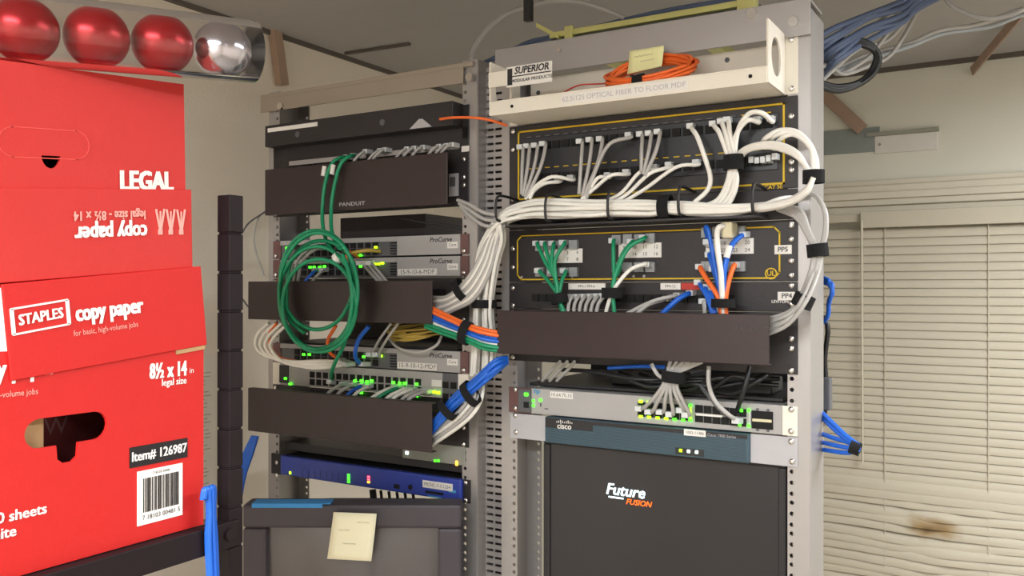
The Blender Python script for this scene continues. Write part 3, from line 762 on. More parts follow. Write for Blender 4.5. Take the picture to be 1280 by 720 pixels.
# --- cover manager (2U)
def cover(xc, xs, z1, z0, Yf, zz1, zz0, label, m, rk, rail_x, with_left=True):
    t = thing('cable_manager', (xc, Yf/2, z0), label, 'cable manager')
    part('cover', m, t, (xs[0], xs[1], Yf-.002, Yf, z0, z1), (xs[0], xs[1], Yf, Yf+.012, z1-.002, z1), (xs[0], xs[1], Yf, Yf+.012, z0, z0+.002), bevel=.001)
    part('backplate', BLACK, t, (xc-.2413, xc+.2413, -.004, -.001, zz0, zz1), bevel=.0008)
    for x in (xs[0]+.03, xs[1]-.035):
        part('standoff', BLACK, t, (x-.008, x+.008, Yf, -.004, zz0+.02, zz1-.02))
    for x in (rail_x-HX, rail_x+HX):
        h = zz1-zz0
        for q in (.006, h/2-.007, h/2+.007, h-.006): screw((x, -.006, zz0+q), t)
    return t
cl, crx = at(622, 417, -.08), at(962, 420, -.08)
tc_ = cover(RRX, (cl.x, crx.x), at(622, 388, -.08).z, at(962, 457, -.08).z, -.08, ZR(-5), ZR(-3), 'wide dark brown cable manager cover across the right rack', COVER, rackR, RRX)
ftext('PANDUIT', .011, 940, 412, -.0825, mat('scuff_grey', (74, 66, 66), .7), tc_, bold=.01)

# stuff below the cover: dark unit at the back and black power cords
o = thing('power_shelf', (RRX, .06, ZR(-2)), 'black recessed shelf unit in the gap above the grey switch', 'shelf')
part('tray', DARK, o, (RRX-.215, RRX+.215, .02, .30, ZR(-2)+.001, ZR(-2)+.006), bevel=.001)
part('back_panel', DARK, o, (RRX-.215, RRX+.215, .26, .264, ZR(-2)+.006, ZR(-3)+.03))
part('power_brick', DARK, o, (RRX-.08, RRX+.06, .06, .14, ZR(-2)+.006, ZR(-2)+.034), (RRX+.10, RRX+.19, .05, .12, ZR(-2)+.006, ZR(-2)+.03), bevel=.003)
for k in range(7):
    y_ = 470+k*3
    cable([(700+k*25, 462+k, .03), (740+k*28, y_+random.uniform(-6, 10), .0), (790+k*25, 478+random.uniform(-8, 8), -.01), (840+k*20, 476+random.uniform(-8, 8), .0), (960+random.uniform(-20, 15), 470+random.uniform(-8, 14), .03)], CBK, 'black power cord tangled in the gap under the brown cover', 'black cords under the brown cover', .0035, name='power_cable')
for k in range(3):
    cable([(700+k*9, 452, -.02), (690+k*10, 462, -.0), (678+k*9, 476, .02)], CG, 'dull grey cable end behind the left of the brown cover', 'dull grey cables behind the cover', .0028)
LSW = 'grey patch cable fanning from the strapped bunch into the grey switch'
for k, (ex, ey, tx) in enumerate(((800, 510, 826), (812, 514, 830), (826, 514, 833), (838, 517, 836), (851, 512, 840), (858, 518, 844))):
    cable([(838+k*8, 452, -.05), (834+k*3, 466, -.045), (tx+2, 483, -.045), ((ex+tx)/2+2, 500, -.04), (ex+4, ey, -.026), (ex, ey, -.010)], CG, nth('grey cable fanning from the strap into the grey switch', k), 'grey cables into the switch', .0031, 'e')
strap(at(842, 471, -.046), (.1, 0, 1), .017, .021, .012, 'black strap on the grey bunch above the grey switch')
cable([(814, 455, -.04), (822, 468, -.04), (833, 476, -.04), (840, 490, -.03)], CG, 'grey cable joining the strapped bunch from the left', None, .0031)
cable([(886, 458, -.04), (886, 480, -.045), (893, 500, -.045), (910, 518, -.04), (923, 526, -.012)], CG, 'pale grey cable curving down to the right ports of the grey switch', None, .0033, 'e')
cable([(876, 482, -.02), (890, 500, -.04), (903, 515, -.04), (914, 522, -.012)], SWD, 'dim grey cable running below the pale one to the grey switch', None, .003)
cable([(937, 458, -.03), (932, 480, -.04), (925, 502, -.035), (922, 512, -.012)], CBK, 'black cable dropping into the right end of the grey switch', None, .0035)
cable([(760, 460, -.01), (800, 458, -.015), (830, 459, -.02)], CBL, 'blue cable peeking out under the brown cover', None, .003)

# --- grey switch (1U)
YS = -.004
t = thing('network_switch', (RRX, YS, ZR(-1)), 'light grey network switch with green port lights above the teal router', 'switch')
xs0_, xs1_ = at(664, 500, YS).x, at(978, 525, YS).x
part('housing', SWG, t, (xs0_, xs1_, YS, .22, ZR(-1)+.001, ZR(-2)-.001), bevel=.001)
part('mounting_ear', MAROON, t, (RRX-.2413, xs0_, YS-.001, YS+.002, ZR(-1)+.001, ZR(-2)-.001), bevel=.0006)
part('mounting_ear', RACKW, t, (xs1_, RRX+.2413, YS-.001, YS+.002, ZR(-1)+.001, ZR(-2)-.001), bevel=.0006)
d0, d1 = at(651, 500, YS).x, at(663, 500, YS).x
a0, a1 = at(649, 500, YS).x, at(664, 500, YS).x
part('status_panel', SWD, t, (a0, a1, YS-.004, YS, ZR(-1)+.003, ZR(-2)-.003), bevel=.0006)
def led(px, py, Y, parent, m=LED, wd=.004, ht=.0028): return part('led', m, parent, fb(px, py, wd, ht, Y, .0015))
led(658, 493, YS-.004, t, LED, .007, .005); led(667, 501, YS, t, LED, .004, .004); led(667, 507, YS, t, LED, .004, .004); led(676, 500, YS, t, LED, .005, .004)
part('console_jack', HOLE, t, fb(658, 506, .010, .010, YS-.004, .001))
ftext('hp', .012, 671, 489, YS-.0005, HPBLUE, t, bold=.03, shear=.2)
q = at(702, 494, YS); lb = part('address_label', WHITEP, t, (q.x-.021, q.x+.021, YS-.001, YS, q.z-.005, q.z+.005)); text('10.64.70.33', .0085, Vector((q.x, YS-.0011, q.z)), XA, ZA, INK, lb)
part('port_mark', INK, t, fb(676, 506, .002, .006, YS, .0006)); part('port_mark', INK, t, fb(683, 511, .007, .0015, YS, .0006))
pmS = protomesh(MB().box(-.0062, .0062, -.0012, .0006, -.0058, .0058), 'port', HOLE)
fr = at(802, 510, YS); 
for row, (ya, yb) in enumerate(((507, 511.5), (516, 521.5))):
    for j in range(6): shared('port', pmS, t, at(802+j*10.6, ya+j*(yb-ya)/6, YS))
    for j in range(6): shared('port', pmS, t, at(874+j*10.8, (511 if row == 0 else 523)+j*1.0, YS))
for j in range(6): led(801+j*10.6, 520.5+j*.9, YS-.0012, t, LEDY if j < 4 else LED, .006, .0035)
for px, py in ((801, 502), (811, 503), (853, 507)): led(px, py, YS-.0012, t, LEDY, .006, .004)
for px, py in ((863, 507), (863, 525), (927, 513), (936, 513), (925, 531), (936, 532)): led(px, py, YS-.0012, t, LED, .004, .004)
part('port_divider', WHITEP, t, (at(870, 517, YS).x, at(903, 517, YS).x, YS-.0014, YS, at(885, 519, YS).z-.0015, at(885, 519, YS).z+.0015))
for px in (863.5, 937.5):
    q0_ = at(px, 517, YS); part('port_divider', LEDY if px < 900 else WHITEP, t, (q0_.x-.0006, q0_.x+.0006, YS-.0014, YS, at(px, 526 if px < 900 else 532, YS).z, at(px, 509 if px < 900 else 513, YS).z))
q = at(953, 525, YS); sf = part('uplink_cage', HOLE, t, (q.x-.0155, q.x+.0155, YS-.002, YS, q.z-.013, q.z+.013)); part('uplink_bar', CBE, sf, (q.x-.014, q.x+.014, YS-.003, YS-.002, q.z-.0025, q.z+.0015))
for px, py in ((947, 512), (960, 513), (947, 537), (960, 538)): part('latch', SWD, t, fb(px, py, .004, .004, YS, .0012))
for px, py in ((644, 487), (644, 510)): screw(at(px, py, YS-.002), t)
for px, py in ((989, 512), (989, 539)): screw(at(px, py, YS-.002), t)

# --- teal router (1U)
YC = -.012
t = thing('router', (RRX, YC, ZR(0)), 'dark teal rack router with small white logo above the dark screen', 'router')
xa, xb = at(681, 530, YC).x, at(936, 560, YC).x
z1_, z0_ = ZR(-1)-.001, ZR(0)+.001
part('bezel', TEAL, t, (xa, xb, YC, YC+.02, z0_, z1_), bevel=.0015)
part('chassis', DARK, t, (xa+.002, xb-.002, YC+.02, .25, z0_+.001, z1_-.001))
mbr = MB()
for k in range(12): mbr.box(xa+.004, xb-.004, YC-.0006, YC+.0005, z0_+.002+k*.0028, z0_+.0033+k*.0028)
mbr.build('louvre_ribs', mat('teal_rib', (50, 72, 84), .5), t)
lp = at(741, 530, YC).x
pl_ = part('logo_plate', DARK, t, (xa+.002, lp, YC-.0014, YC, z1_-.017, z1_-.001), (lp, xb-.002, YC-.0014, YC, z1_-.007, z1_-.001), bevel=.0005)
q = at(706, 530, YC); text('cisco', .013, Vector((q.x, YC-.0016, z1_-.013)), XA, ZA, WHITEP, pl_, 'logo_text', bold=.03)
mb = MB()
for k, h in enumerate((.002, .0035, .005, .0035, .002, .0035, .005, .0035, .002)): mb.box(q.x-.014+k*.0035-.0006, q.x-.014+k*.0035+.0006, YC-.0019, YC-.0014, z1_-.0075-.0002, z1_-.0075+h)
mb.build('logo_bars', WHITEP, pl_)
q = at(869, 541, YC); lb = part('asset_label', WHITEP, t, (q.x-.017, q.x+.017, YC-.0022, YC-.001, q.z-.0048, q.z+.0048)); text('1002-11486', .006, Vector((q.x, YC-.0023, q.z)), XA, ZA, INK, lb)
ftext('Cisco 1900 Series', .006, 902, 545, YC-.0016, EARG, t)
q = at(862, 565, YC); lp2 = part('led_plate', DARK, t, (q.x-.022, q.x+.022, YC-.0014, YC, q.z-.005, q.z+.005))
for px, py, m in ((851, 563, LEDY), (861, 564, LEDW), (871, 565, LEDW)): led(px, py, YC-.0014, t, m, .004, .0042)
le = at(647, 530, YC+.006).x
part('mounting_ear', EARG, t, (RRX-.2413+.002, xa, -.0045, -.0015, z0_, z1_), bevel=.0008)
part('mounting_ear', EARG, t, (xb, RRX+.2413, -.0045, -.0015, z0_, z1_), bevel=.0008)
for px, py in ((644, 519), (645, 540), (989, 552), (990, 577)): screw(at(px, py, -.005), t)

# --- dark screen
YM = .012
t = thing('flat_monitor', (RRX, YM, .95), 'large dark flat monitor showing a small logo, low in the right rack', 'monitor')
xa, xb = at(679, 640, YM).x, RRX+.2215
zt_ = at(690, 545, YM).z
part('bezel', DARK, t, (xa, xb, YM, YM+.04, zt_-.30, zt_-.285), (xa, xb, YM, YM+.04, zt_-.014, zt_), (xa, xa+.012, YM, YM+.04, zt_-.285, zt_-.014), (xb-.012, xb, YM, YM+.04, zt_-.285, zt_-.014), bevel=.002)
scn = part('screen', LCDG, t, (xa+.012, xb-.012, YM+.004, YM+.03, zt_-.285, zt_-.014))
part('stand', DARK, t, (RRX-.04, RRX+.04, YM+.04, YM+.07, zt_-.40, zt_-.15), (RRX-.11, RRX+.11, YM-.03, YM+.13, zt_-.412, zt_-.40), bevel=.003)
YM2 = YM+.0035
ftext('Future', .0255, 781, 614, YM2, LOGOE, scn, name='logo_text', bold=.02, shear=.25)
ftext('FUSION', .0125, 798, 629, YM2, LOGOO, scn, name='logo_text', bold=.01, shear=.3)
q = at(770, 622, YM2); part('logo_swoosh', LOGOE, scn, (q.x-.013, q.x+.013, YM2-.0004, YM2, q.z-.0012, q.z+.0012))
sh = thing('rack_shelf', (RRX, .06, zt_-.42), 'black rack shelf under the dark flat monitor', 'shelf')
part('deck', BLACK, sh, (RRX-.22, RRX+.22, -.05, .30, zt_-.4155, zt_-.4125), bevel=.001)
part('lip', BLACK, sh, (RRX-.2413, RRX+.2413, -.004, -.001, zt_-.46, zt_-.4155), bevel=.001)

# ================================================================== LEFT RACK
def LP(k): return ZL(k)
# --- top black unit with triangular logo
YB = -.035
za, zb_ = at(560, 121, YB).z, at(560, 162, YB).z
xa, xb = at(331, 170, YB).x, at(566, 140, YB).x
za = (at(340, 160, YB).z+at(540, 125, YB).z)/2; zb_ = (at(340, 184, YB).z+at(540, 158, YB).z)/2
t = thing('wireless_controller', (RLX, YB, zb_), 'black rack appliance with pale triangular logo at the left rack top', 'appliance')
part('housing', BLACK, t, (xa, xb, YB, .25, zb_, za), bevel=.0015)
for e_ in ((xb-.002, RLX+.2413), (RLX-.2413, xa+.01)): part('mounting_ear', BLACK, t, (*e_, -.004, -.001, zb_-.02, za-.002), bevel=.0008)
q0_, q1_ = at(335, 164, YB), at(397, 155, YB)
part('label_strip', WHITEP, t, (q0_.x, q1_.x, YB-.001, YB, za-.014, za-.006))
q = at(526, 155, YB); mb = MB()
mb.add([(q.x-.025, YB-.0008, q.z-.007), (q.x+.025, YB-.0008, q.z-.007), (q.x+.004, YB-.0008, q.z+.009), (q.x-.004, YB-.0008, q.z+.009)], [(0, 1, 2, 3)]); mb.build('triangle_logo', EARG, t)
for px, py in ((372, 168), (478, 153)):
    q = at(px, py, YB); MB().cyl((q.x, YB-.0002, q.z), (0, -1, 0), .006, .0008, 12).build('button', SWD, t)
cable([(550, 149, -.05), (565, 147, -.055), (590, 147, -.05), (612, 150, -.04), (634, 157, -.02)], COR, 'orange fibre lead crossing between the two rack tops', None, .0024, name='fibre_lead')
# --- patch panel under it
t = panel('patch_bay', rackL, RLX, at(500, 165, -.001).z-.004, LP(-10.9), -.001, .03, BLACK, 'black patch panel with white label strips and grey leads, upper left rack', 'panel')
for px0, py0, px1 in ((362, 197, 437), (440, 190, 458), (466, 184, 573)):
    a, b_ = at(px0, py0, -.004), at(px1, py0, -.004); part('label_strip', mat('label_strip_grey', (176, 168, 164), .7), t, (a.x, b_.x, -.0055, -.004, LP(-11.35)-.0045, LP(-11.35)+.0045))
for j in range(24):
    shared('port', pmS, t, (RLX-.19+.38*j/23, -.0045, LP(-11.12)))
q = at(582, 186, -.004); part('port_label', WHITEP, t, fb(582, 186, .016, .010, -.004, .001))
for k, x_ in enumerate((448, 466, 472, 500, 509, 520, 540, 549, 556)):
    cable([(x_+14, 184-k*1.0+6, -.008), (x_+6, 184-k*1.1+6, -.026), (x_-3, 192-k*1.1+6, -.034), (x_-10, 203-k+6, -.036)], CG, nth('short grey lead rising over the upper cover of the left rack', k), 'grey leads over the upper left cover', .0028, 's')
# --- covers
a0 = (at(332, 240, -.045).x, at(560, 230, -.045).x)
tcv = cover(RLX, a0, LP(-10.95)+.002, LP(-8.95), -.045, LP(-10.95), LP(-8.95), 'upper black cable manager cover crossed by two green cables, left rack', COVER, rackL, RLX)
q = at(567, 231, -.006); lb = part('paper_label', EARG, tcv, (q.x-.010, q.x+.010, -.0065, -.004, q.z-.020, q.z+.020)); part('label_print', SWD, lb, (q.x-.008, q.x+.004, -.0068, -.0064, q.z-.003, q.z+.014))
ftext('PANDUIT', .010, 440, 255, -.0472, EARG, tcv, sx=1.5, bold=.02)
a1 = (at(311, 380, -.08).x, at(541, 380, -.08).x)
cover(RLX, a1, at(541, 350.5, -.08).z, at(541, 405, -.08).z, -.08, LP(-6.1), LP(-4.3), 'middle black cable manager cover behind the green coil, left rack', COVER, rackL, RLX)
cover(RLX, a1, at(541, 504, -.08).z, at(541, 566, -.08).z, -.08, LP(-1.25), LP(.65), 'lowest black cable manager cover above the blue device, left rack', COVER, rackL, RLX)

o = thing('recessed_appliance', (RLX+.03, .15, LP(-8.9)), 'dark appliance set far back between the upper cover and topmost switch', 'appliance')
a, b_ = at(425, 280, .08), at(532, 280, .08)
part('housing', mat('recessed_dark', (58, 50, 50), .6), o, (a.x, b_.x, .08, .26, LP(-8.0), LP(-8.95)), bevel=.002)
cable([(500, 272, -.02), (530, 278, -.02), (560, 282, -.01), (578, 286, .0)], CBK, 'thin black cable crossing the gap above the topmost switch', None, .0022)
# --- grey switches
def procurve(ktop, kbot, label, addr, yleds, Yf=-.006, dark_frac=.42, leds=()):
    z1, z0 = LP(ktop), LP(kbot)
    t = thing('network_switch', (RLX, Yf, z0), label, 'switch')
    xl_, xr_ = RLX-.220, at(575, 320, Yf).x
    part('housing', SWD, t, (xl_, xr_, Yf+.004, .2, z0+.0006, z1-.0006), bevel=.001)
    xm = at(496, 320, Yf).x
    part('right_fascia', SWG, t, (xm, xr_, Yf, Yf+.004, z0+.001, z1-.001), bevel=.0008)
    part('top_rail', SWG, t, (xl_, xm-.001, Yf+.001, Yf+.004, z1-.010, z1-.001))
    for e_ in ((xr_, RLX+.2413), (RLX-.2413, xl_)): part('mounting_ear', MAROON, t, (*e_, -.0045, -.001, z0+.001, z1-.001), bevel=.0005)
    mbv = MB()
    for k in range(7): mbv.box(xm-.018, xm-.003, Yf+.0025, Yf+.0042, z0+.004+k*.005, z0+.0062+k*.005)
    mbv.build('vent_slots', HOLE, t)
    for j in range(12):
        x = xl_+.045+j*.0185
        for zz in (z0+.010, z0+.0235): shared('port', pmS, t, (x, Yf+.003, zz))
    zc = (z1+z0)/2
    text('ProCurve', .0125, Vector((xr_-.042, Yf, z1-.010)), XA, ZA, PRINTK, t, 'logo_text', bold=.015, shear=.2)
    part('logo_tint', HPBLUE, t, (xr_-.052, xr_-.030, Yf-.0002, Yf, z1-.028, z1-.018)) if False else None
    lb = part('port_label', WHITEP, t, (xr_-.027, xr_-.004, Yf-.001, Yf, z1-.026, z1-.0145)); text('Core', .008, Vector((xr_-.0155, Yf-.0011, z1-.020)), XA, ZA, SWD, lb)
    if addr:
        lb = part('address_label', WHITEP, t, (xm+.003, xm+.092, Yf-.001, Yf, z0+.003, z0+.015)); text(addr, .0115, Vector((xm+.048, Yf-.0011, z0+.009)), XA, ZA, SWD, lb, sx=1.1)
    for px, py, m in leds: led(px, py, Yf+.002, t, m, .007, .004)
    screw((RLX+HX, -.006, z0+.0065), t); screw((RLX-HX, -.006, z0+.0065), t)
    return t
G_, Y_ = LED, LEDY
procurve(-7.87, -7.02, 'topmost grey switch in the left rack, without address label', None, None, leds=[(359, 310, G_), (382, 307, G_), (389, 306, G_), (451, 319, G_), (470, 309, Y_)])
procurve(-7.0, -6.15, 'second grey switch in the left rack, just above the middle cover', '15-9-10-6-MDF', None, leds=[(388, 334, G_), (393, 334, G_), (400, 334, G_), (406, 333, G_), (451, 333, G_), (463, 330, Y_), (468, 330, Y_), (473, 330, Y_), (478, 329, Y_)])
procurve(-3.18, -2.28, 'third grey switch in the left rack, below the yellow coil', '15-9-10-12-MDF', None, leds=[(380, 443, G_), (387, 443, G_), (416, 459, G_), (455, 446, G_), (462, 445, Y_), (470, 445, Y_), (476, 445, Y_)])
t = thing('network_switch', (RLX, -.006, LP(-1.3)), 'fourth pale switch full of plugs in the left rack, above the lowest cover', 'switch')
z1, z0 = LP(-2.26), LP(-1.28); Yf = -.006
xr_ = at(553, 480, Yf).x
part('housing', SWG, t, (RLX-.220, xr_, Yf, .2, z0, z1), bevel=.001)
part('module_bay', SWD, t, (xr_, RLX+.220, Yf+.001, .2, z0, z1), bevel=.001)
for e_ in ((RLX+.22, RLX+.2413), (RLX-.2413, RLX-.22)): part('mounting_ear', RACKW, t, (*e_, -.0045, -.001, z0, z1))
q = at(546, 479, Yf); lb = part('port_label', WHITEP, t, (q.x-.011, q.x+.011, Yf-.001, Yf, q.z-.006, q.z+.006))
for j in range(16):
    for zz in (z0+.010, z0+.0245): shared('port', pmS, t, (RLX-.13+j*.0175, Yf, zz))
for px, py in ((557, 481), (567, 482), (557, 496), (567, 497)): shared('port', pmS, t, at(px, py, Yf+.001))
a, b_ = at(355, 472, Yf), at(372, 480, Yf); part('status_panel', DARK, t, (at(350, 475, Yf).x, at(361, 475, Yf).x, Yf-.002, Yf, z0+.004, z1-.004))
for px, py, m in ((357, 473, G_), (363, 480, G_), (444, 476, G_), (452, 476, G_), (459, 477, G_), (465, 476, G_), (492, 478, G_), (500, 479, G_), (506, 479, G_), (521, 480, G_), (534, 489, Y_), (543, 490, Y_), (548, 491, Y_), (521, 495, G_), (452, 491, G_)): led(px, py, Yf-.002, t, m, .006, .0045)
screw((RLX+HX, -.006, (z1+z0)/2), t)
# dark unit behind gap with yellow coil
o = thing('recessed_shelf', (RLX, .05, LP(-3.3)), 'dark recessed shelf carrying the yellow coil in the left rack', 'shelf')
part('deck', DARK, o, (RLX-.215, RLX+.215, .0, .2, LP(-3.25), LP(-3.2)), bevel=.0005)
part('back_panel', mat('shelf_back', (64, 58, 56), .7), o, (RLX-.215, RLX+.215, .19, .195, LP(-3.2), LP(-4.3)))
cc = at(520, 427, .02); pts = []
for k in range(70):
    an = 2*math.pi*k/12; rr = 1+.15*math.sin(k*.5); pts.append(Vector((cc.x+.062*rr*math.cos(an), .03+.04*math.sin(an), LP(-3.25)+.018+.010*math.sin(an+.5)+.0003*k+.004*math.sin(k*.8))))
tag(MB().tube(pts, .0022, 6, True, 3).build('cable_coil', CYE), 'loosely coiled yellow fibre cable on the recessed shelf, left rack', 'cable')
cable([(487, 424, -.01), (500, 436, -.03), (525, 440, -.035), (545, 432, -.03), (552, 420, -.02)], CG, 'grey cable drooping in front of the yellow coil', None, .0028)
cable([(536, 404, -.07), (560, 418, -.07), (580, 428, -.06)], CG, 'grey cable running under the multicoloured cable bundle', None, .0028)
for k in range(2): cable([(489+k*9, 404, -.05), (474+k*9, 425, -.04), (464+k*8, 444, -.012)], CG, nth('dull grey lead dropping to the third grey switch', k), 'dull grey leads to the third switch', .0026, 'e')
cable([(461, 408, -.05), (448, 425, -.05), (444, 443, -.045), (450, 454, -.02), (458, 455, -.008)], CBL, 'blue lead bending into the third grey switch, left rack', None, .0042, 'e')
cable([(420, 407, -.06), (410, 425, -.055), (412, 440, -.04), (424, 449, -.02), (428, 450, -.008)], COR, 'orange lead bending into the third grey switch, left rack', None, .0034, 'e')
# grey appliance and blue device
t = thing('small_appliance', (RLX+.1, -.004, LP(1.4)), 'short grey appliance with green and amber lights above the blue device', 'appliance')
a, b_ = at(503, 570, -.004), at(581, 578, -.004); 
part('housing', mat('appliance_grey', (140, 142, 134), .5), t, (a.x, b_.x, -.004, .2, LP(1.38), LP(.62)), bevel=.001)
led(509, 566, -.004, t, LEDW, .006, .005); led(544, 576, -.004, t, LED, .004, .004); led(548, 576, -.004, t, LED, .004, .004); led(571, 579, -.004, t, LEDO, .004, .008)
part('shelf_lip', DARK, t, (RLX-.22, RLX+.22, .01, .25, LP(1.75), LP(1.40)))
YBL = -.012
t = thing('blue_appliance', (RLX, YBL, LP(2.75)), 'slim blue rack appliance with white label above the old monitor', 'appliance')
xa, xb = at(350, 590, YBL).x, at(576, 612, YBL).x
part('faceplate', BLUEDEV, t, (xa, xb, YBL, YBL+.012, LP(2.80), LP(1.92)), bevel=.003)
part('chassis', DARK, t, (xa+.002, xb-.002, YBL+.012, .25, LP(2.78), LP(1.92)))
for e_ in ((xb, RLX+.2453), (RLX-.2453, xa)): part('mounting_ear', BLACK, t, (*e_, -.005, -.001, LP(2.85), LP(1.93)), bevel=.0006)
q = at(547, 607, YBL); lb = part('paper_label', WHITEP, t, (q.x-.033, q.x+.033, YBL-.001, YBL, q.z-.0065, q.z+.0065)); text('MCNC-7-C1254', .0085, Vector((q.x, YBL-.0011, q.z)), XA, ZA, SWD, lb)
part('card_slot', HOLE, t, fb(543, 616, .04, .0045, YBL, .0006)); part('usb_port', HOLE, t, fb(496, 608, .013, .008, YBL, .0006)); 
q = at(513, 609, YBL); MB().cyl((q.x, YBL+.0003, q.z), (0, -1, 0), .005, .0012, 12).build('round_jack', HOLE, t)
part('print_mark', HPBLUE, t, fb(565, 614, .016, .005, YBL, .0004)); part('print_mark', HPBLUE, t, fb(543, 621, .028, .002, YBL, .0004))
led(363, 591, YBL, t, LEDY, .004, .005); 
for k in range(4): led(436, 593.5+k*3, YBL, t, LED, .005, .003)
for k in range(3): led(461, 596+k*3.3, YBL, t, LEDR if k < 2 else LEDO, .005, .003)
for k in range(8): part('vent_mark', mat('blue_dark', (36, 50, 126), .5), t, fb(378+k*7.5, 592+k*.6, .002, .016, YBL, .0004))
for px, py in ((582, 603.5), (582, 625.5), (346, 578), (346, 594)): screw(at(px, py, -.006), t)
for k in range(6):
    x_ = 466+k*10; cable([(x_, 612+k, .05), (x_+1, 622, .05), (x_+2, 640, .05)], CBK, nth('black cord hanging below the blue appliance', k), 'black cords below the blue appliance', .003 if k else .007, name='power_cable')

# --- green coil
def ringpts(cx, cy, rx, ry, Y, n=16, ph=0, turns=1.0): return [(cx+rx*math.cos(ph+2*math.pi*k/n), cy-ry*math.sin(ph+2*math.pi*k/n), Y+.004*math.sin(k*1.3)) for k in range(int(n*turns)+1)]
LGC = 'green cable dropping over the upper cover into the hanging green coil'
cable([(437, 197, -.01), (426, 197, -.04), (414, 206, -.056), (406, 232, -.058), (403, 262, -.06), (404, 285, -.075), (410, 305, -.09), (422, 320, -.10)]+ringpts(396, 372, 47, 64, -.105, 16, .75, 2.1), CGR, 'left '+LGC, 'green coil cables', .0037, 's')
cable([(446, 195, -.01), (438, 195, -.04), (426, 205, -.056), (418, 232, -.058), (414, 262, -.06), (415, 290, -.08), (424, 310, -.10)]+ringpts(398, 364, 49, 73, -.11, 16, .9, 2.2), CGR, 'right '+LGC, 'green coil cables', .0037, 's')
LC2 = 'loop of green cable in the hanging coil in front of the middle cover'
cable(ringpts(396, 350, 46, 62, -.100, 18, .2, 1.9), CGR, LC2, 'green coil loops', .0037)
cable(ringpts(399, 382, 46, 58, -.114, 18, .4, 1.8), CGR, LC2, 'green coil loops', .0037)
cable(ringpts(402, 345, 42, 44, -.095, 16, -.4, .62)+[(358, 372, -.1), (362, 400, -.10), (380, 416, -.1)], CGR, LC2, 'green coil loops', .0037)
cable([(428, 318, -.112), (436, 340, -.118), (440, 372, -.12), (437, 400, -.118), (430, 430, -.10), (418, 455, -.08), (414, 470, -.03), (416, 478, -.012)], CGR, 'green cable leaving the hanging coil for the fourth switch', None, .0037, 'e')
o = strap(at(422, 322, -.105), (-.7, 0, -.6), .010, .011, .008, 'white tie holding the hanging green coil together', WHITEP, 'cable_tie')
for px, py in ((405, 214), (416, 212)):
    o = MB().tube([at(px+1, py-6, -.0575), at(px-1, py+6, -.059)], .0046, 8, False).build('cable_tag', WHITEP); tag(o, ('left' if px < 410 else 'right')+' white paper tag on the green cables over the upper cover', 'tag')
# other leads near the switches
cable([(448, 321, -.004), (436, 315, -.05), (432, 330, -.06), (440, 345, -.06), (444, 356, -.05)], COR, 'orange lead with white tag beside the green coil, left rack', None, .0032)
cable([(475, 314, -.006), (460, 313, -.03), (440, 316, -.045)], CYE, 'yellow lead reaching from the coil tie to the topmost grey switch', None, .0036)
for k in range(3): cable([(452+k*6, 328, -.01), (462+k*6, 340, -.035), (474+k*5, 353, -.05)], CG, nth('grey lead slanting behind the middle cover, second switch', k), 'grey leads of the second switch', .003, 's')
for k in range(3): cable([(392+k*6, 308+k, -.008), (378+k*8, 312, -.04), (366+k*6, 326, -.05), (362+k*5, 352, -.05)], CG, nth('grey lead inside the green coil at the topmost switch', k), 'grey leads inside the coil', .003, 's')
for k in range(2): cable([(398+k*9, 337, -.008), (390+k*9, 342, -.035), (378+k*9, 356, -.05)], (CBL, CG)[k], ('blue lead inside the green coil at the second switch', 'pale grey lead inside the green coil at the second switch')[k], None, .003, 's')
cable([(352, 340, -.01), (348, 350, -.03), (346, 360, -.05)], CRD, 'red lead end at the left of the second switch', None, .003)
LWL = 'white cable looping out at the far left of the left rack into the third switch'
for k in range(4):
    cable([(336+k*8, 404, -.06), (322+k*7, 418+k, -.065), (320+k*6, 434, -.065), (334+k*6, 448+k*2-3, -.06), (365+k*4, 455+k*2-3, -.055), (400, 454+k*3-3, -.045), (430+k*3, 452+k, -.01)], CW, nth('white cable looping out beside the third switch', k, ' from the outside'), 'white loops at the left', .0034, 'e')
cable([(346, 404, -.06), (338, 414, -.06), (338, 432, -.06), (350, 447, -.055), (372, 452, -.05)], COR, 'orange cable inside the white loops at the far left', None, .003)
# plugs at fourth switch
random.seed(5)
for k, (x_, m) in enumerate(((412, PLUG), (424, PLUG), (436, CBL), (444, CW))):
    cable([(x_+20, 479+k, -.008), (x_+12, 482+k, -.03), (x_, 490+k, -.05), (x_-8, 500+k*1.5, -.06)], CG if m is PLUG else m, 'pale lead %s the green cable end at the fourth switch' % ('just left of' if k == 0 else 'second right of' if k == 1 else 'blue boot beside' if k == 2 else 'white, right of'), None, .0034, 's')
for k, (x_, m) in enumerate(((474, CW), (480, CGR), (490, CW), (497, CW), (508, CG), (515, CG))):
    cable([(x_+22, 484+k, -.008), (x_+12, 486+k, -.035), (x_-4, 494+k, -.055), (x_-22+k*3, 507+k, -.065)], m, nth('pale lead bending over the lowest cover from the fourth switch', k if k < 1 else k-1) if m is not CGR else 'green lead bending over the lowest cover from the fourth switch', 'leads over the lowest cover' if m is not CGR else None, .0036, 's')

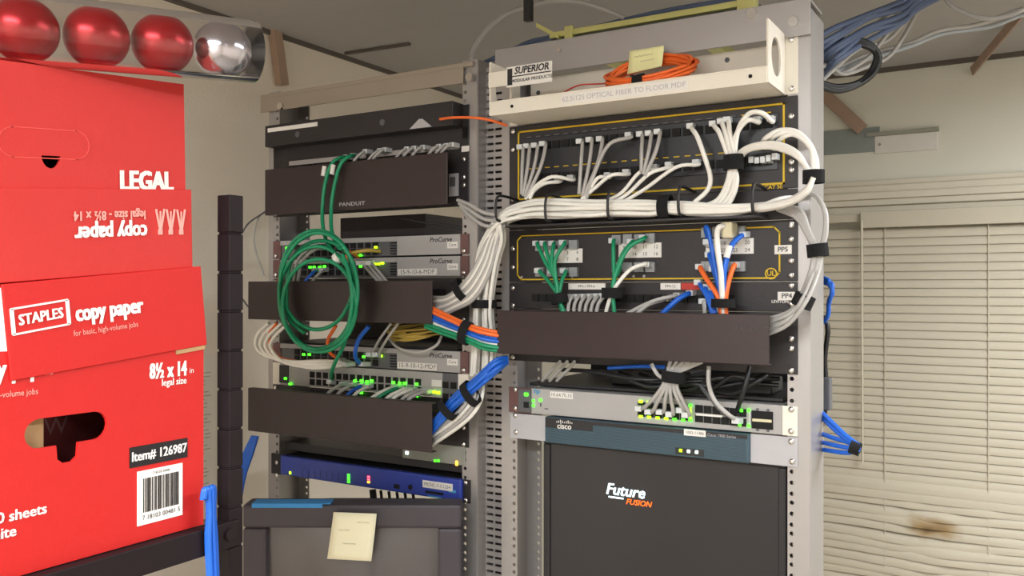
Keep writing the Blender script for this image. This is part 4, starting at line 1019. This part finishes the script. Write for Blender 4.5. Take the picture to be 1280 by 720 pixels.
# --- between the racks
for k in range(3):
    cable([(572+k*2, 250+k*4, -.03), (588, 256+k*7, -.04), (606, 266+k*8, -.045), (630, 270+k*7, -.045)], CG, nth('grey cable crossing from the upper left cover to the white bundle', k, ' from the top'), 'grey crossing cables', .0033)
for k in range(7):
    cable([(540, 372+k*5, -.05), (560+k, 374+k*3-4, -.055), (583+k*1.5, 350+k*4, -.06), (600+k*2, 322+k*3, -.055), (612+k*2, 296, -.05), (632, 272+k, -.045)], CW if k % 2 else CG, 'pale cable sweeping from the middle left cover up to the white bundle', 'pale sweeping cables', .0033)
strap(at(575, 362, -.058), (.8, 0, .5), .014, .022, .012, 'black strap on the pale cables right of the middle left cover')
cols = [COR, COR, CBL, CBL, CW, CGR, CGR]; nm = ['orange', 'orange', 'blue', 'blue', 'white', 'green', 'green']
for k in range(7):
    o_ = k*4.6-14
    cable([(532, 395+o_, -.07), (555, 405+o_*.9, -.080-.005*(k % 2)), (583, 416+o_*.75, -.088-.004*(k % 2)), (605, 424+o_*.85, -.084-.006*(k % 2)), (630, 428+o_*.8, -.075)], cols[k], '%s cable in the rainbow bundle between the racks' % ['upper orange', 'lower orange', 'upper blue', 'lower blue', 'white', 'upper green', 'lower green'][k], 'rainbow bundle' , .0036)
strap(at(582, 416, -.09), (1, 0, -.3), .016, .023, .012, 'black strap on the rainbow bundle between the racks')
for k in range(5):
    o_ = k*4-8
    cable([(634, 450+o_*.4, -.06), (618, 459+o_*.95, -.078-.006*(k % 2)), (592, 482+o_*.8, -.082-.006*(k % 3)), (568, 502+o_*.9, -.080-.007*(k % 2)), (548, 526+o_*.7, -.075), (536, 540+o_*.6, -.06)], CBL, 'blue cable in the bundle rising from the lowest cover to the brown cover', 'blue rising bundle', .0038)
for k in range(4):
    cable([(594+k*3, 468, -.05), (590+k*4, 492+k*2, -.07), (572+k*4, 516+k*3, -.075), (545, 538+k*5, -.06), (535, 545+k*5, -.05)], CW if k % 2 else CG, 'pale cable beside the blue rising bundle between the racks', 'pale cables beside the blue bundle', .0034)
strap(at(588, 492, -.083), (.75, 0, .6), .014, .026, .014, 'upper black strap on the blue rising bundle')
strap(at(560, 511, -.083), (.7, 0, .7), .014, .023, .013, 'lower black strap on the blue rising bundle')

# --- old monitor
D = 1.47
def mp(x, y, d=0): return atd(x, y, D)+FW*d
TL, TR = mp(303, 628), mp(577, 634)
MX = Vector((TR.x-TL.x, TR.y-TL.y, 0)).normalized(); MN = Vector((-MX.y, MX.x, 0))   # MN points away from the camera
if MN.dot(FW) < 0: MN = -MN
Wm = (TR-TL).length; Hm = .34; zt_ = (TL.z+TR.z)/2; org = Vector((TL.x, TL.y, zt_))
ctr = org+MX*Wm/2
t = thing('crt_monitor', (ctr.x+MN.x*.15, ctr.y+MN.y*.15, zt_-Hm-.03), 'old dark grey tube monitor with a pale sticky note, lower left rack', 'monitor')
def mbx(mb, u0, u1, v0, v1, d0, d1): return mb.obox(org+MX*(u0+u1)/2+Vector((0, 0, -(v0+v1)/2))+MN*(d0+d1)/2, MX*(u1-u0), MN*(d1-d0), Vector((0, 0, v1-v0)))
bz = .040
mb = MB(); mbx(mb, 0, Wm, 0, bz, 0, .05); mbx(mb, 0, Wm, Hm-.05, Hm, 0, .05); mbx(mb, 0, bz, bz, Hm-.05, 0, .05); mbx(mb, Wm-bz, Wm, bz, Hm-.05, 0, .05)
mb.build('bezel', CRTB, t, .005)
mb = MB(); n = 10; vs = []
for j in range(n+1):
    for i in range(n+1):
        s_, v_ = i/n, j/n; bul = .010*(1-(2*s_-1)**2)*(1-(2*v_-1)**2)
        vs.append(org+MX*(bz+(Wm-2*bz)*s_)+Vector((0, 0, -(bz+(Hm-bz-.05)*v_)))+MN*(.016-bul))
mb.add(vs, [(j*(n+1)+i, (j+1)*(n+1)+i, (j+1)*(n+1)+i+1, j*(n+1)+i+1) for j in range(n) for i in range(n)], True); mb.build('screen', CRTG, t)
# tapering rear housing
mb = MB()
fa = [org+MX*.006+MN*.05+ZA*-.006, org+MX*(Wm-.006)+MN*.05+ZA*-.006, org+MX*(Wm-.006)+MN*.05-ZA*(Hm-.006), org+MX*.006+MN*.05-ZA*(Hm-.006)]
fbk = [org+MX*.09+MN*.30-ZA*.06, org+MX*(Wm-.09)+MN*.30-ZA*.06, org+MX*(Wm-.09)+MN*.30-ZA*(Hm-.02), org+MX*.09+MN*.30-ZA*(Hm-.02)]
mb.add(fa+fbk, [(0, 1, 2, 3), (7, 6, 5, 4), (0, 4, 5, 1), (1, 5, 6, 2), (2, 6, 7, 3), (3, 7, 4, 0)]); mb.build('rear_housing', CRTB, t, .006)
mb = MB(); mbx(mb, Wm*.3, Wm*.7, Hm, Hm+.03, .05, .22); mb.build('stand', CRTB, t, .004)
tp = thing('tape_strip', atd(365, 625, D), 'strip of bright blue painter tape along the old monitor top edge', 'tape')
mb = MB(); mbx(mb, .016, .148, -.0022, -.0008, .0, .03)
mbx(mb, .016, .135, -.0022, .005, -.0012, .0); mb.build('tape', TAPE, tp)
sh = thing('rack_shelf', (RLX, 0, zt_-Hm-.04), 'black rack shelf under the old tube monitor', 'shelf')
part('deck', BLACK, sh, (RLX-.22, RLX+.22, -.20, .30, zt_-Hm-.034, zt_-Hm-.031), bevel=.001)
part('lip', BLACK, sh, (RLX-.2413, RLX+.2413, -.004, -.001, zt_-Hm-.075, zt_-Hm-.034), bevel=.001)
nb = note([atd(417, 640, D-.012), atd(471, 642, D-.012), atd(465, 700, D-.02), atd(410, 697, D-.02)], NOTE2, 'pale sticky note stuck to the old tube monitor bezel', [(.15, .42, .38), (.3, .6, .66), (.55, .85, .2)], -MN)

# ------------------------------------------------------------------ top of the racks: runway and ceiling cables
t = thing('cable_runway', (.2, .2, 2.15), 'yellow zinc cable runway lying above the right rack top bar', 'runway')
ra, rb = at(690, 46, .10), at(936, 3, .10)
zr = (ra.z+rb.z)/2
part('stringer', ZINCD, t, (ra.x, rb.x+.02, .097, .103, zr-.036, zr-.006), bevel=.001)
part('stringer_edge', ZINC, t, (ra.x, rb.x, .090, .104, zr-.006, zr+.004), bevel=.001)
part('stringer', ZINCD, t, (ra.x, rb.x+.02, .40, .41, zr-.026, zr+.006), bevel=.001)
for k in range(2):
    x = ra.x+.05+k*.2; part('rung', ZINC, t, (x-.012, x+.012, .10, .41, zr-.024, zr-.006), bevel=.001)
q = at(713, 38, .095); part('clip', ZINC, t, (q.x-.008, q.x+.008, .086, .096, q.z-.024, q.z+.006), bevel=.001)
q = at(935, 4, .09); part('clip', ZINC, t, (q.x-.015, q.x+.015, .08, .096, q.z-.03, q.z+.03), bevel=.001)
MB().obox((at(672, 32, .09)+at(700, 47, .09))/2, at(700, 47, .09)-at(672, 32, .09), (0, .012, 0), (0, 0, .008)).build('brace', ZINC, t)
q0_, q1_ = at(662, 0, .09), at(662, 26, .09)
part('drop_rod', DARK, t, (q0_.x-.010, q0_.x+.004, .085, .097, q1_.z, CEIL-.001))
cable([(589, 76, .02), (594, 58, .05), (608, 38, .08), (632, 18, .12), (660, 8, .16), (690, 2, .20), (730, 4, .22), (780, 22, .25)], CG, 'pale grey cable arching high over the gap between the rack tops', None, .0045, name='ceiling_cable')
for k in range(4):
    cable([(600+k*8, 80-k*2, .25), (640+k*6, 62-k*3, .25), (680+k*6, 50-k*2, .26), (740, 40-k*2, .28), (840, 20-k*3, .30), (1000, -14, .32)], LBC, 'blue cable lying along the runway behind the right rack top', 'blue runway cables', .0034, name='ceiling_cable')
LCC = 'pale ceiling cable rising from behind the right post toward the upper edge'
for i, P in enumerate((
    [(1024, 86, .35), (1048, 70, .40), (1085, 38, .5), (1118, 12, .55), (1150, -15, .6)],
    [Vector((.42, .44, zr+.012)), (1050, 92, .5), (1096, 78, .6), (1112, 70, .62), (1130, 45, .64), (1148, 10, .65), (1155, -15, .66)],
    [Vector((.42, .46, zr+.012)), (1045, 92, .5), (1080, 76, .55), (1100, 55, .56), (1118, 25, .58), (1128, -12, .58)],
    [(1028, 100, .4), (1052, 78, .45), (1075, 60, .5), (1110, 50, .6), (1135, 20, .62), (1150, -10, .65)])):
    cable(P, CG, LCC, 'pale ceiling cables at the right', .0042, name='ceiling_cable')
for i, (P, m, lab) in enumerate((
    ([Vector((.42, .40, zr+.012)), (1040, 84, .5), (1075, 72, .6), (1100, 64, .65), (1135, 55, .68), (1175, 38, .70), (1225, 30, .75), (1290, 8, .8), Vector((.93, .86, 2.325))], CG, 'upper grey ceiling cable sweeping right across the corner above the window'),
    ([Vector((.42, .42, zr+.012)), (1042, 88, .5), (1078, 76, .6), (1105, 68, .65), (1140, 57, .68), (1180, 42, .72), (1240, 33, .77), (1290, 16, .82), Vector((.93, .88, 2.315))], SWB, 'lower blue grey ceiling cable sweeping right above the window'),
    ([Vector((.62, .62, 2.336)), (1180, -6, .6), (1200, 14, .6), (1232, 23, .6), (1262, 19, .6), (1290, 6, .6), Vector((.90, .62, 2.32))], CG, 'grey ceiling cable sagging in the top right corner'))):
    cable(P, m, lab, None, .0045, name='ceiling_cable')
for k in range(7):
    cable([Vector((.30, .20+.025*k, zr+.012)), Vector((.42, .22+.02*k, zr+.010)), (1018, 44+k*9, .30+.02*k), (1045, 34+k*7+3*(k % 2), .36), (1085, 18+k*5.5-3*(k % 3), .45), (1128, 1+k*4.5+4*(k % 2), .52), (1160, -20+k*4, .55), Vector((.735+.008*k, .60-.008*k, 2.333))], LBC, 'blue cable with dimmed colour in the thick bundle leaving the right rack top', 'dimmed blue ceiling bundle', .0055, name='ceiling_cable')
for k in range(3):
    cable([(965, 60+k*3, .30), (1020, 58+k*4, .36), (1050, 50+k*2, .40), (1082, 52+k*3, .43), (1099-k*2, 70, .45), (1092-k*3, 92, .45), (1070, 108-k*2, .43), (1046, 114-k*3, .40), (1022, 108-k*3, .36), (970, 95-k*3, .30)], CBK, 'black cable loop hanging behind the right post near the ceiling', 'black ceiling loops', .005, name='ceiling_cable')
# blue bundles beside and behind the right post
LBB = 'blue cable in the tied bundle sticking out right of the right post'
for k, P in enumerate(([(1020, 508, .10), (1040, 528, .06), (1058, 545, .04), (1074, 557, .03)], [(1020, 514, .10), (1040, 534, .06), (1058, 549, .04), (1074, 560, .03)], [(1016, 538, .10), (1040, 547, .06), (1060, 553, .04), (1074, 562, .03)], [(1016, 550, .10), (1040, 556, .06), (1060, 560, .04), (1072, 563, .03)], [(1016, 560, .10), (1040, 564, .06), (1060, 566, .04), (1073, 562, .03)])):
    cable(P, CBL, LBB, 'tied blue bundle right of the post', .0034)
strap(at(1069, 560, .033), (1, 0, -.3), .014, .010, .009, 'black tie at the end of the blue bundle right of the post')
for k in range(3): cable([(985, 338, .16), (1031, 348+k*3, .12), (1036+k*2, 355, .11), (1041-k, 366+k, .11), (1036, 376+k*2, .12), (1030, 402, .13), (985, 420, .16)], CBL, 'small blue cable bend behind the right post at mid height', 'small blue bends', .0032)
cable([(980, 380, .18), (1031, 398, .14), (1031, 450, .14), (1030, 520, .14), (990, 640, .18)], CBK, 'black cord hanging behind the right post', None, .004, name='power_cable')
o = MB().obox(at(1034, 492, .13), (.012, 0, 0), (0, .02, 0), (0, 0, .05)).build('cord_block', SWD, None, .002); tag(o, 'small grey cord block behind the right post above the blue bundle', 'adapter')

# ------------------------------------------------------------------ shelving unit, boxes, ornaments
XF = .048
pc = atx(287, 400, .058)
t = thing('shelving_unit', (-.17, -1.1, 0), 'black steel shelving unit carrying the red paper boxes', 'shelf')
ztop = atx(287, 243, .058).z; zsh = 1.478
def spost(x, y, sx, sy, zt_):
    mb = MB(); z = zt_; p_ = .0405; wdx, wdy = .019, .018
    first = True
    while z > .01:
        z2 = max(z-p_+.0022, .0)
        mb.box(min(x, x-sx*wdx), max(x, x-sx*wdx), min(y, y+sy*wdy), max(y, y+sy*wdy), z2, z)
        if z2 > .003: mb.box(min(x-sx*.0009, x-sx*(wdx-.0009)), max(x-sx*.0009, x-sx*(wdx-.0009)), min(y+sy*.0009, y+sy*(wdy-.0009)), max(y+sy*.0009, y+sy*(wdy-.0009)), z2-.0022, z2)
        z -= p_
    return mb
spost(pc.x, pc.y, 1, 1, ztop).build('post', SHELFM, t, .001)
spost(pc.x-.46, pc.y, -1, 1, ztop).build('post', SHELFM, t, .001)
spost(pc.x, pc.y-.92, 1, -1, ztop).build('post', SHELFM, t, .001)
spost(pc.x-.46, pc.y-.92, -1, -1, ztop).build('post', SHELFM, t, .001)
for zz in (zsh, .75, .15):
    part('beam', SHELFM, t, (pc.x-.012, pc.x+.004, pc.y-.92, pc.y+.010, zz-.025, zz+.002), bevel=.001)
    part('beam', SHELFM, t, (pc.x-.475, pc.x-.46, pc.y-.92, pc.y+.010, zz-.025, zz+.002), bevel=.001)
    part('deck', BOARD, t, (pc.x-.46, pc.x-.012, pc.y-.90, pc.y-.002, zz-.016, zz-.001))
q = atx(270, 650, .062); MB().cyl((pc.x+.003, pc.y-.004, zsh-.01), (1, 0, 0), .006, .004, 10).build('rivet', SHELFM, t)

class Frame:
    def __init__(s, o, tilt, depth, tv=None):    # o: lower right front corner (x=XF, y, z); u runs to +Y, v up
        s.o = Vector(o); s.u = Vector((0, math.cos(tilt), math.sin(tilt))); tv = tilt if tv is None else tv; s.v = Vector((0, -math.sin(tv), math.cos(tv))); s.n = Vector((1, 0, 0)); s.d = depth
    def p(s, u, v, n=0): return s.o+s.u*u+s.v*v+s.n*n
    def px(s, x, y):      # face coordinates of the point seen at a pixel
        q = atx(x, y, s.o.x)-s.o; dt_ = s.u.y*s.v.z-s.u.z*s.v.y; return (q.y*s.v.z-q.z*s.v.y)/dt_, (s.u.y*q.z-s.u.z*q.y)/dt_
def fbox(fr, u0, u1, v0, v1, n0, n1):
    mb = MB(); mb.obox(fr.p((u0+u1)/2, (v0+v1)/2, (n0+n1)/2), fr.n*(n1-n0), fr.u*(u1-u0), fr.v*(v1-v0)); return mb
def plate(fr, outer, inner, th, n0=0):
    bm = bmesh.new(); es = []
    for loop in [outer]+inner:
        vs = [bm.verts.new(fr.p(u, v, n0)) for u, v in loop]
        es += [bm.edges.new((vs[i], vs[(i+1) % len(vs)])) for i in range(len(vs))]
    bmesh.ops.triangle_fill(bm, edges=es, use_beauty=True)
    bmesh.ops.recalc_face_normals(bm, faces=bm.faces)
    bm.verts.index_update(); mb = MB(); mb.add([v.co.copy() for v in bm.verts], [tuple(v.index for v in f.verts) for f in bm.faces]); bm.free()
    return mb
def slot(u, v, hw, hh, notch=True, tilt=0):
    pts = []
    for k in range(9): an = -math.pi/2+math.pi*k/8; pts.append((u+hw-hh+hh*math.cos(an), v+hh*math.sin(an)))
    for k in range(9): an = math.pi/2+math.pi*k/8; pts.append((u-hw+hh+hh*math.cos(an), v+hh*math.sin(an)))
    if notch:
        pts += [(u-.010, v-hh), (u-.009, v-hh-.012), (u-.004, v-hh-.016), (u+.004, v-hh-.016), (u+.009, v-hh-.012), (u+.010, v-hh)]
    return [(a, b_) for a, b_ in pts]
def btext(fr, s, size, px, py, m, parent, flip=False, **k):
    u, v = fr.px(px, py); uu, vv = (fr.u, fr.v) if not flip else (-fr.u, -fr.v)
    return text(s, size, fr.p(u, v, .0017), uu, vv, m, parent, **k)

# bottom box
zbx = zsh+.003
F1 = Frame((XF, -.690, zbx), 0, .36)
t = thing('paper_box', (XF-.18, -.83, zbx), 'bright red legal copy paper box with open hand hole, standing on the shelf', 'box')
hu, hv = F1.px(83, 541)
H1 = .186; W1 = .288
plate(F1, [(-W1, 0), (0, 0), (0, H1), (-W1, H1)], [slot(hu, hv+.003, .0375, .0125)], .003).build('front_panel', REDB, t, 0, .003)
mb = fbox(F1, -.003, .0, 0, H1, -.36, -.002); mb.build('side_panel', PRINTW, t)
fbox(F1, -W1, -W1+.003, 0, H1, -.36, -.002).build('side_panel', PRINTW, t)
fbox(F1, -W1+.003, -.003, 0, H1, -.36, -.357).build('back_panel', REDB, t)
fbox(F1, -W1+.003, -.003, 0, .003, -.357, -.002).build('bottom_panel', KRAFT, t)
u_, v_ = F1.px(50, 545); fbox(F1, u_-.03, u_+.012, v_-.03, v_+.04, -.03, -.012).build('inner_flap', KRAFT, t, .004)
fbox(F1, -W1+.02, -.02, .003, H1-.02, -.34, -.06).build('contents', mat('dark_red_card', (92, 22, 22), .8), t)
text('W', .022, F1.p(*F1.px(115, 540), -.055), F1.u, F1.v, MAROON, t, 'contents_mark')
btext(F1, '8½ x 14', .0205, 209, 463, PRINTW, t, bold=.04, sx=.60); btext(F1, 'in', .008, 238, 463, PRINTW, t)
btext(F1, 'legal size', .0095, 216, 477, PRINTW, t, bold=.02, sx=.85)
u_, v_ = F1.px(200, 565); fl = fbox(F1, u_-.034, u_+.030, v_-.0095, v_+.0095, .0016, .0022).build('item_band', PRINTK, t)
text('Item# 126987', .0125, F1.p(u_-.002, v_, .0023), F1.u, F1.v, PRINTW, fl, bold=.03, sx=.86)
u_, v_ = F1.px(200, 618); fl = fbox(F1, u_-.026, u_+.024, v_-.0245, v_+.0265, .0016, .0022).build('barcode_label', PRINTW, t)
mb = MB(); x_ = -.020
random.seed(9)
while x_ < .018:
    w_ = random.choice((.0006, .0009, .0014)); mb.obox(F1.p(u_+x_+w_/2, v_+.003, .0024), F1.n*.0004, F1.u*w_, F1.v*.032); x_ += w_+random.choice((.0006, .0009, .0013))
o = mb.build('barcode', PRINTK, fl); o['kind'] = 'stuff'
text('7 18103 00481 5', .0062, F1.p(u_, v_-.018, .0023), F1.u, F1.v, PRINTK, fl); text('718103 00481', .0035, F1.p(u_, v_+.0225, .0023), F1.u, F1.v, PRINTK, fl)
btext(F1, '5000 sheets', .0125, 12, 645, PRINTW, t, bold=.03); btext(F1, 'white', .0125, -3, 668, PRINTW, t, bold=.03)
btext(F1, 'copy paper', .022, 14, 461, PRINTW, t, bold=.04, sx=.75); btext(F1, 'for basic, high-volume jobs', .0072, -4, 494, PRINTP, t, sx=.85)

# askew lid
TI = math.radians(5.6)
lr = atx(259, 431, XF+.004)
F2 = Frame((XF+.004, lr.y, lr.z), TI, .37)
ul, vl_ = F2.px(14, 470); ut, vt = F2.px(250, 333)
Wl, Hl = -ul, vt
t = thing('shallow_carton', (XF-.18, -.80, 1.64), 'bright red copy paper lid with framed maker logo, askew between the two boxes', 'lid')
fbox(F2, -Wl, 0, 0, Hl, -.003, 0).build('front_panel', REDB, t, .0008)
fbox(F2, -Wl, -Wl+.003, 0, Hl-.003, -.37, -.003).build('side_panel', PRINTW, t); fbox(F2, -.003, 0, 0, Hl-.003, -.37, -.003).build('side_panel', PRINTW, t)
fbox(F2, -Wl+.003, -.003, 0, Hl-.003, -.37, -.367).build('back_panel', REDB, t)
fbox(F2, -Wl+.003, -.003, Hl-.003, Hl, -.367, -.003).build('top_panel', REDB, t)
u_, v_ = F2.px(243, 437); fbox(F2, -.036, -.002, -.004, .0, -.02, -.001).build('torn_edge', KRAFT, t)
u0_, v0_ = F2.px(17, 421); u1_, v1_ = F2.px(86, 374)
u_, v_ = F2.px(51, 396); rt = .10
fu = (F2.u*math.cos(rt*.5)+F2.v*math.sin(rt*.5)); fv = F2.v
hw, hh = .0240, .0105; mb = MB()
cF = F2.p(u_, v_, .0006)
for du, dv, lu, lv in ((0, hh, 2*hw, .0016), (0, -hh, 2*hw, .0016), (-hw, 0, .0016, 2*hh), (hw, 0, .0016, 2*hh)): mb.obox(cF+fu*du+fv*dv, F2.n*.0006, fu*(lu+.0016), fv*lv)
mb.build('logo_frame', PRINTW, t); text('STAPLES', .0125, cF, fu, fv, PRINTW, t, 'logo_text', bold=.04, sx=.84)
fu2 = F2.u
text('copy paper', .0205, F2.p(*F2.px(137, 387), .0006), fu2, F2.v, PRINTW, t, bold=.045, sx=.72)
text('for basic, high-volume jobs', .0072, F2.p(*F2.px(133, 411), .0006), fu2, F2.v, PRINTP, t, sx=.82)

# upper box in its upturned lid
ur = atx(241, 335, XF)
F3 = Frame((XF, ur.y, ur.z+.0005), TI*.92, .36, math.radians(1.2))
lh = F3.px(240, 237)[1]; W3 = .288
t = thing('paper_box', (XF-.18, -.84, ur.z), 'paler red paper box with closed hand slot, topmost of the stack', 'box')
lidp = fbox(F3, -W3, 0, 0, lh, -.003, 0).build('lid_front', REDB2, t, .0008)
fbox(F3, -W3, -W3+.003, 0, lh, -.37, -.003).build('lid_side', PRINTW, t); fbox(F3, -.003, 0, 0, lh, -.37, -.003).build('lid_side', REDB2, t)
fbox(F3, -W3+.003, -.003, 0, .003, -.37, -.003).build('lid_bottom', REDB2, t); fbox(F3, -W3+.003, -.003, 0, lh, -.37, -.367).build('lid_back', REDB2, t)
rr = F3.px(230, 200)[0]+.004; tv = F3.px(227, 104)[1]
hu, hv = F3.px(60, 179)
hole = []
nu, nv = F3.px(67, 203)
for k in range(10): an = -math.pi*k/9; hole.append((nu+.0085*math.cos(an), nv+.006+.011*math.sin(an)))
plate(F3, [(-W3+.008, .004), (rr, .004), (rr, tv), (-W3+.008, tv)], [hole], .003, -.005).build('front_panel', REDB2, t, 0, .003)
fbox(F3, rr-.003, rr, .004, tv, -.36, -.0066).build('side_panel', REDB2, t); fbox(F3, -W3+.008, -W3+.011, .004, tv, -.36, -.0066).build('side_panel', PRINTW, t)
fbox(F3, -W3+.011, rr-.003, .004, tv, -.36, -.357).build('back_panel', REDB2, t); fbox(F3, -W3+.011, rr-.003, tv-.003, tv, -.357, -.0066).build('top_panel', REDB2, t)
mb = MB(); sl = slot(hu, hv, .040, .0125, False)
for i in range(len(sl)):
    a, b_ = sl[i], sl[(i+1) % len(sl)]; pa, pb_ = F3.p(*a, -.0035), F3.p(*b_, -.0035); d_ = pb_-pa
    mb.obox((pa+pb_)/2, d_*1.1, F3.n*.0006, d_.cross(F3.n).normalized()*.0008)
mb.build('slot_crease', mat('crease_pink', (226, 84, 76), .8), t)
btext(F3, 'LEGAL', .0235, 186, 229, PRINTW, t, bold=.06, sx=.82, depth=-.0030) if False else text('LEGAL', .0250, F3.p(*F3.px(186, 227), -.0030), F3.u, F3.v, PRINTW, t, bold=.055, sx=.80)
text('copy paper', .0205, F3.p(*F3.px(140, 291), .0006), -F3.u, -F3.v, PRINTW, t, bold=.045, sx=.78)
text('legal size - 8½ x 14', .0115, F3.p(*F3.px(138, 269), .0006), -F3.u, -F3.v, PRINTP, t, bold=.035, sx=.80)
mb = MB()
for k in range(3):
    u_, v_ = F3.px(200+k*13, 290); c_ = F3.p(u_, v_, .0006); mb.obox(c_, F3.n*.0004, F3.u*.005, F3.v*.005)
    for s_ in (-1, 1):
        e_ = F3.p(u_+s_*.0045, v_+.022, .0006); mb.obox((c_+e_)/2+F3.n*.00015*(2+s_), F3.n*.0004, e_-c_, (e_-c_).cross(F3.n).normalized()*.0022)
    e_ = F3.p(u_, v_+.020, .0012); mb.obox((c_+e_)/2, F3.n*.0004, e_-c_, F3.u*.0016)
mb.build('figure_emblem', PRINTP, t)
# LEGAL text hidden part sits behind the lid front

# ornament tube
ztb = lambda yv: F3.o.z+tv*math.cos(TI*.92)+(yv-F3.o.y)*math.tan(TI*.92)
RTB = .0305
def onaxis(px, py):
    z_ = 1.95
    for _ in range(6):
        p = atz(px, py, z_); z_ = ztb(p.y)+RTB+.001
    return atz(px, py, z_)
A1, A2 = onaxis(30, 36), onaxis(278, 61)
ax = (A2-A1).normalized(); side = ax.cross(ZA).normalized(); up_ = side.cross(ax)
t = thing('ornament_tube', A1-Vector((0, 0, RTB)), 'clear plastic tube packed with red and silver ornaments, on the top box', 'tube')
s0, s1 = -.16, (A2-A1).length+.031
mb = MB(); n = 32; vs = []
for s_ in (s0, s1):
    for k in range(n): an = 2*math.pi*k/n; vs.append(A1+ax*s_+(side*math.cos(an)+up_*math.sin(an))*RTB)
mb.add(vs, [(k, (k+1) % n, n+(k+1) % n, n+k) for k in range(n)], True); mb.build('sleeve', CLEAR, t)
mb = MB(); mb.cyl(A1+ax*(s1-.002), ax, RTB*1.0, .0012, 24); mb.build('end_cap', CLEAR, t)
mb = MB(); mb.obox(A1+ax*(s1+.003)+up_*.012, ax*.006, side*.010, up_*.004); mb.obox(A1+ax*(s1+.003)-up_*.006, ax*.006, side*.010, up_*.004); mb.build('clasp', PLUG, t)
L = (A2-A1).length
for i, (sx_, m, lab) in enumerate(((-2, ORNR, None), (-1, ORNR, None), (0, ORNR, 'red ball ornament at the left picture edge inside the clear tube'), (1, ORNR, 'red ball ornament second from the left inside the clear tube'), (2, ORNR, 'red ball ornament next to the silver ball inside the clear tube'), (3, ORNS, 'silver ball ornament at the right end of the clear tube'))):
    if lab is None: continue
    c = A1+ax*(L*sx_/3)-Vector((0, 0, .0012))
    o = thing('ornament_ball', c-Vector((0, 0, .027)), lab, 'ornament', 'ornaments in the tube')
    MB().sphere(c, .0275, 32, 20).build('ball', m, o)
    dcap = (side*-.75+up_*-.55+ax*(.3 if i % 2 else -.2)).normalized()
    mb = MB(); mb.cyl(c+dcap*.0262, dcap, .0045, .0025, 10); mb.build('cap', SCREW, o)

# blue cables on the shelf post and below the lowest cover
LBS = 'blue cable looped over the shelf end beside the black shelf post'
for k in range(5):
    X_ = .066+.002*(k % 2); f_ = lambda px, py: atx(px, py, X_)
    cable([f_(253+k*2.5, 625-k*1.5), f_(255+k*2.6, 613-k), f_(258+k*2.4, 614), f_(261+k*1.5, 640), f_(259+k*2.6, 675), f_(262+k*2.4, 735)], CBL, LBS, 'blue cables on the shelf end', .0028, name='blue_cable')
LB2 = 'blue cable hanging behind the shelf post from the lowest left cover'
for k in range(5):
    cable([(322-k*1.5, 545, -.05), (315-k*2.5, 568, -.06), (306-k*2.5, 595, -.06), (300-k*3, 630, -.06), (296-k*3, 680, -.06), (293-k*3, 735, -.06)], CBL, LB2, 'blue cables behind the shelf post', .0034, name='blue_cable')
# loose thin wires on the left wall and a paper notice
cable([atx(338, 258, -.78), atx(322, 275, -.80), atx(318, 305, -.80), atx(330, 345, -.79)], CG, 'thin grey wire hanging on the left wall beside the rack, right one', None, .002, name='wall_wire')
cable([atx(336, 262, -.78), atx(312, 278, -.80), atx(302, 292, -.805)], SWD, 'thin dark wire curving on the left wall toward the shelf post', None, .002, name='wall_wire')
cable([atx(302, 372, -.80), atx(312, 385, -.79), atx(330, 398, -.76)], SWD, 'short dark wire on the left wall behind the middle cover', None, .002, name='wall_wire')
q0_, q1_ = atx(245, 450, WX+.002), atx(271, 640, WX+.002)
q2_ = atx(215, 450, WX+.002)
t = thing('paper_notice', (WX+.001, (q0_.y+q2_.y)/2, atx(262, 640, WX).z), 'white typed paper notice on the left wall behind the shelf post', 'paper')
part('sheet', mat('notice_paper', (226, 220, 210), .85), t, (WX+.0005, WX+.0015, q2_.y, q1_.y-.0, atx(262, 640, WX).z, atx(262, 446, WX).z))
mb = MB()
zz = atx(262, 460, WX).z
while zz > atx(262, 625, WX).z:
    if random.random() < .7: mb.box(WX+.0015, WX+.0019, q2_.y+.02, q1_.y-.015-random.random()*.02, zz-.0022, zz)
    zz -= .0085
o = mb.build('typed_lines', mat('typed_grey', (176, 172, 166), .9), t); o['kind'] = 'stuff'
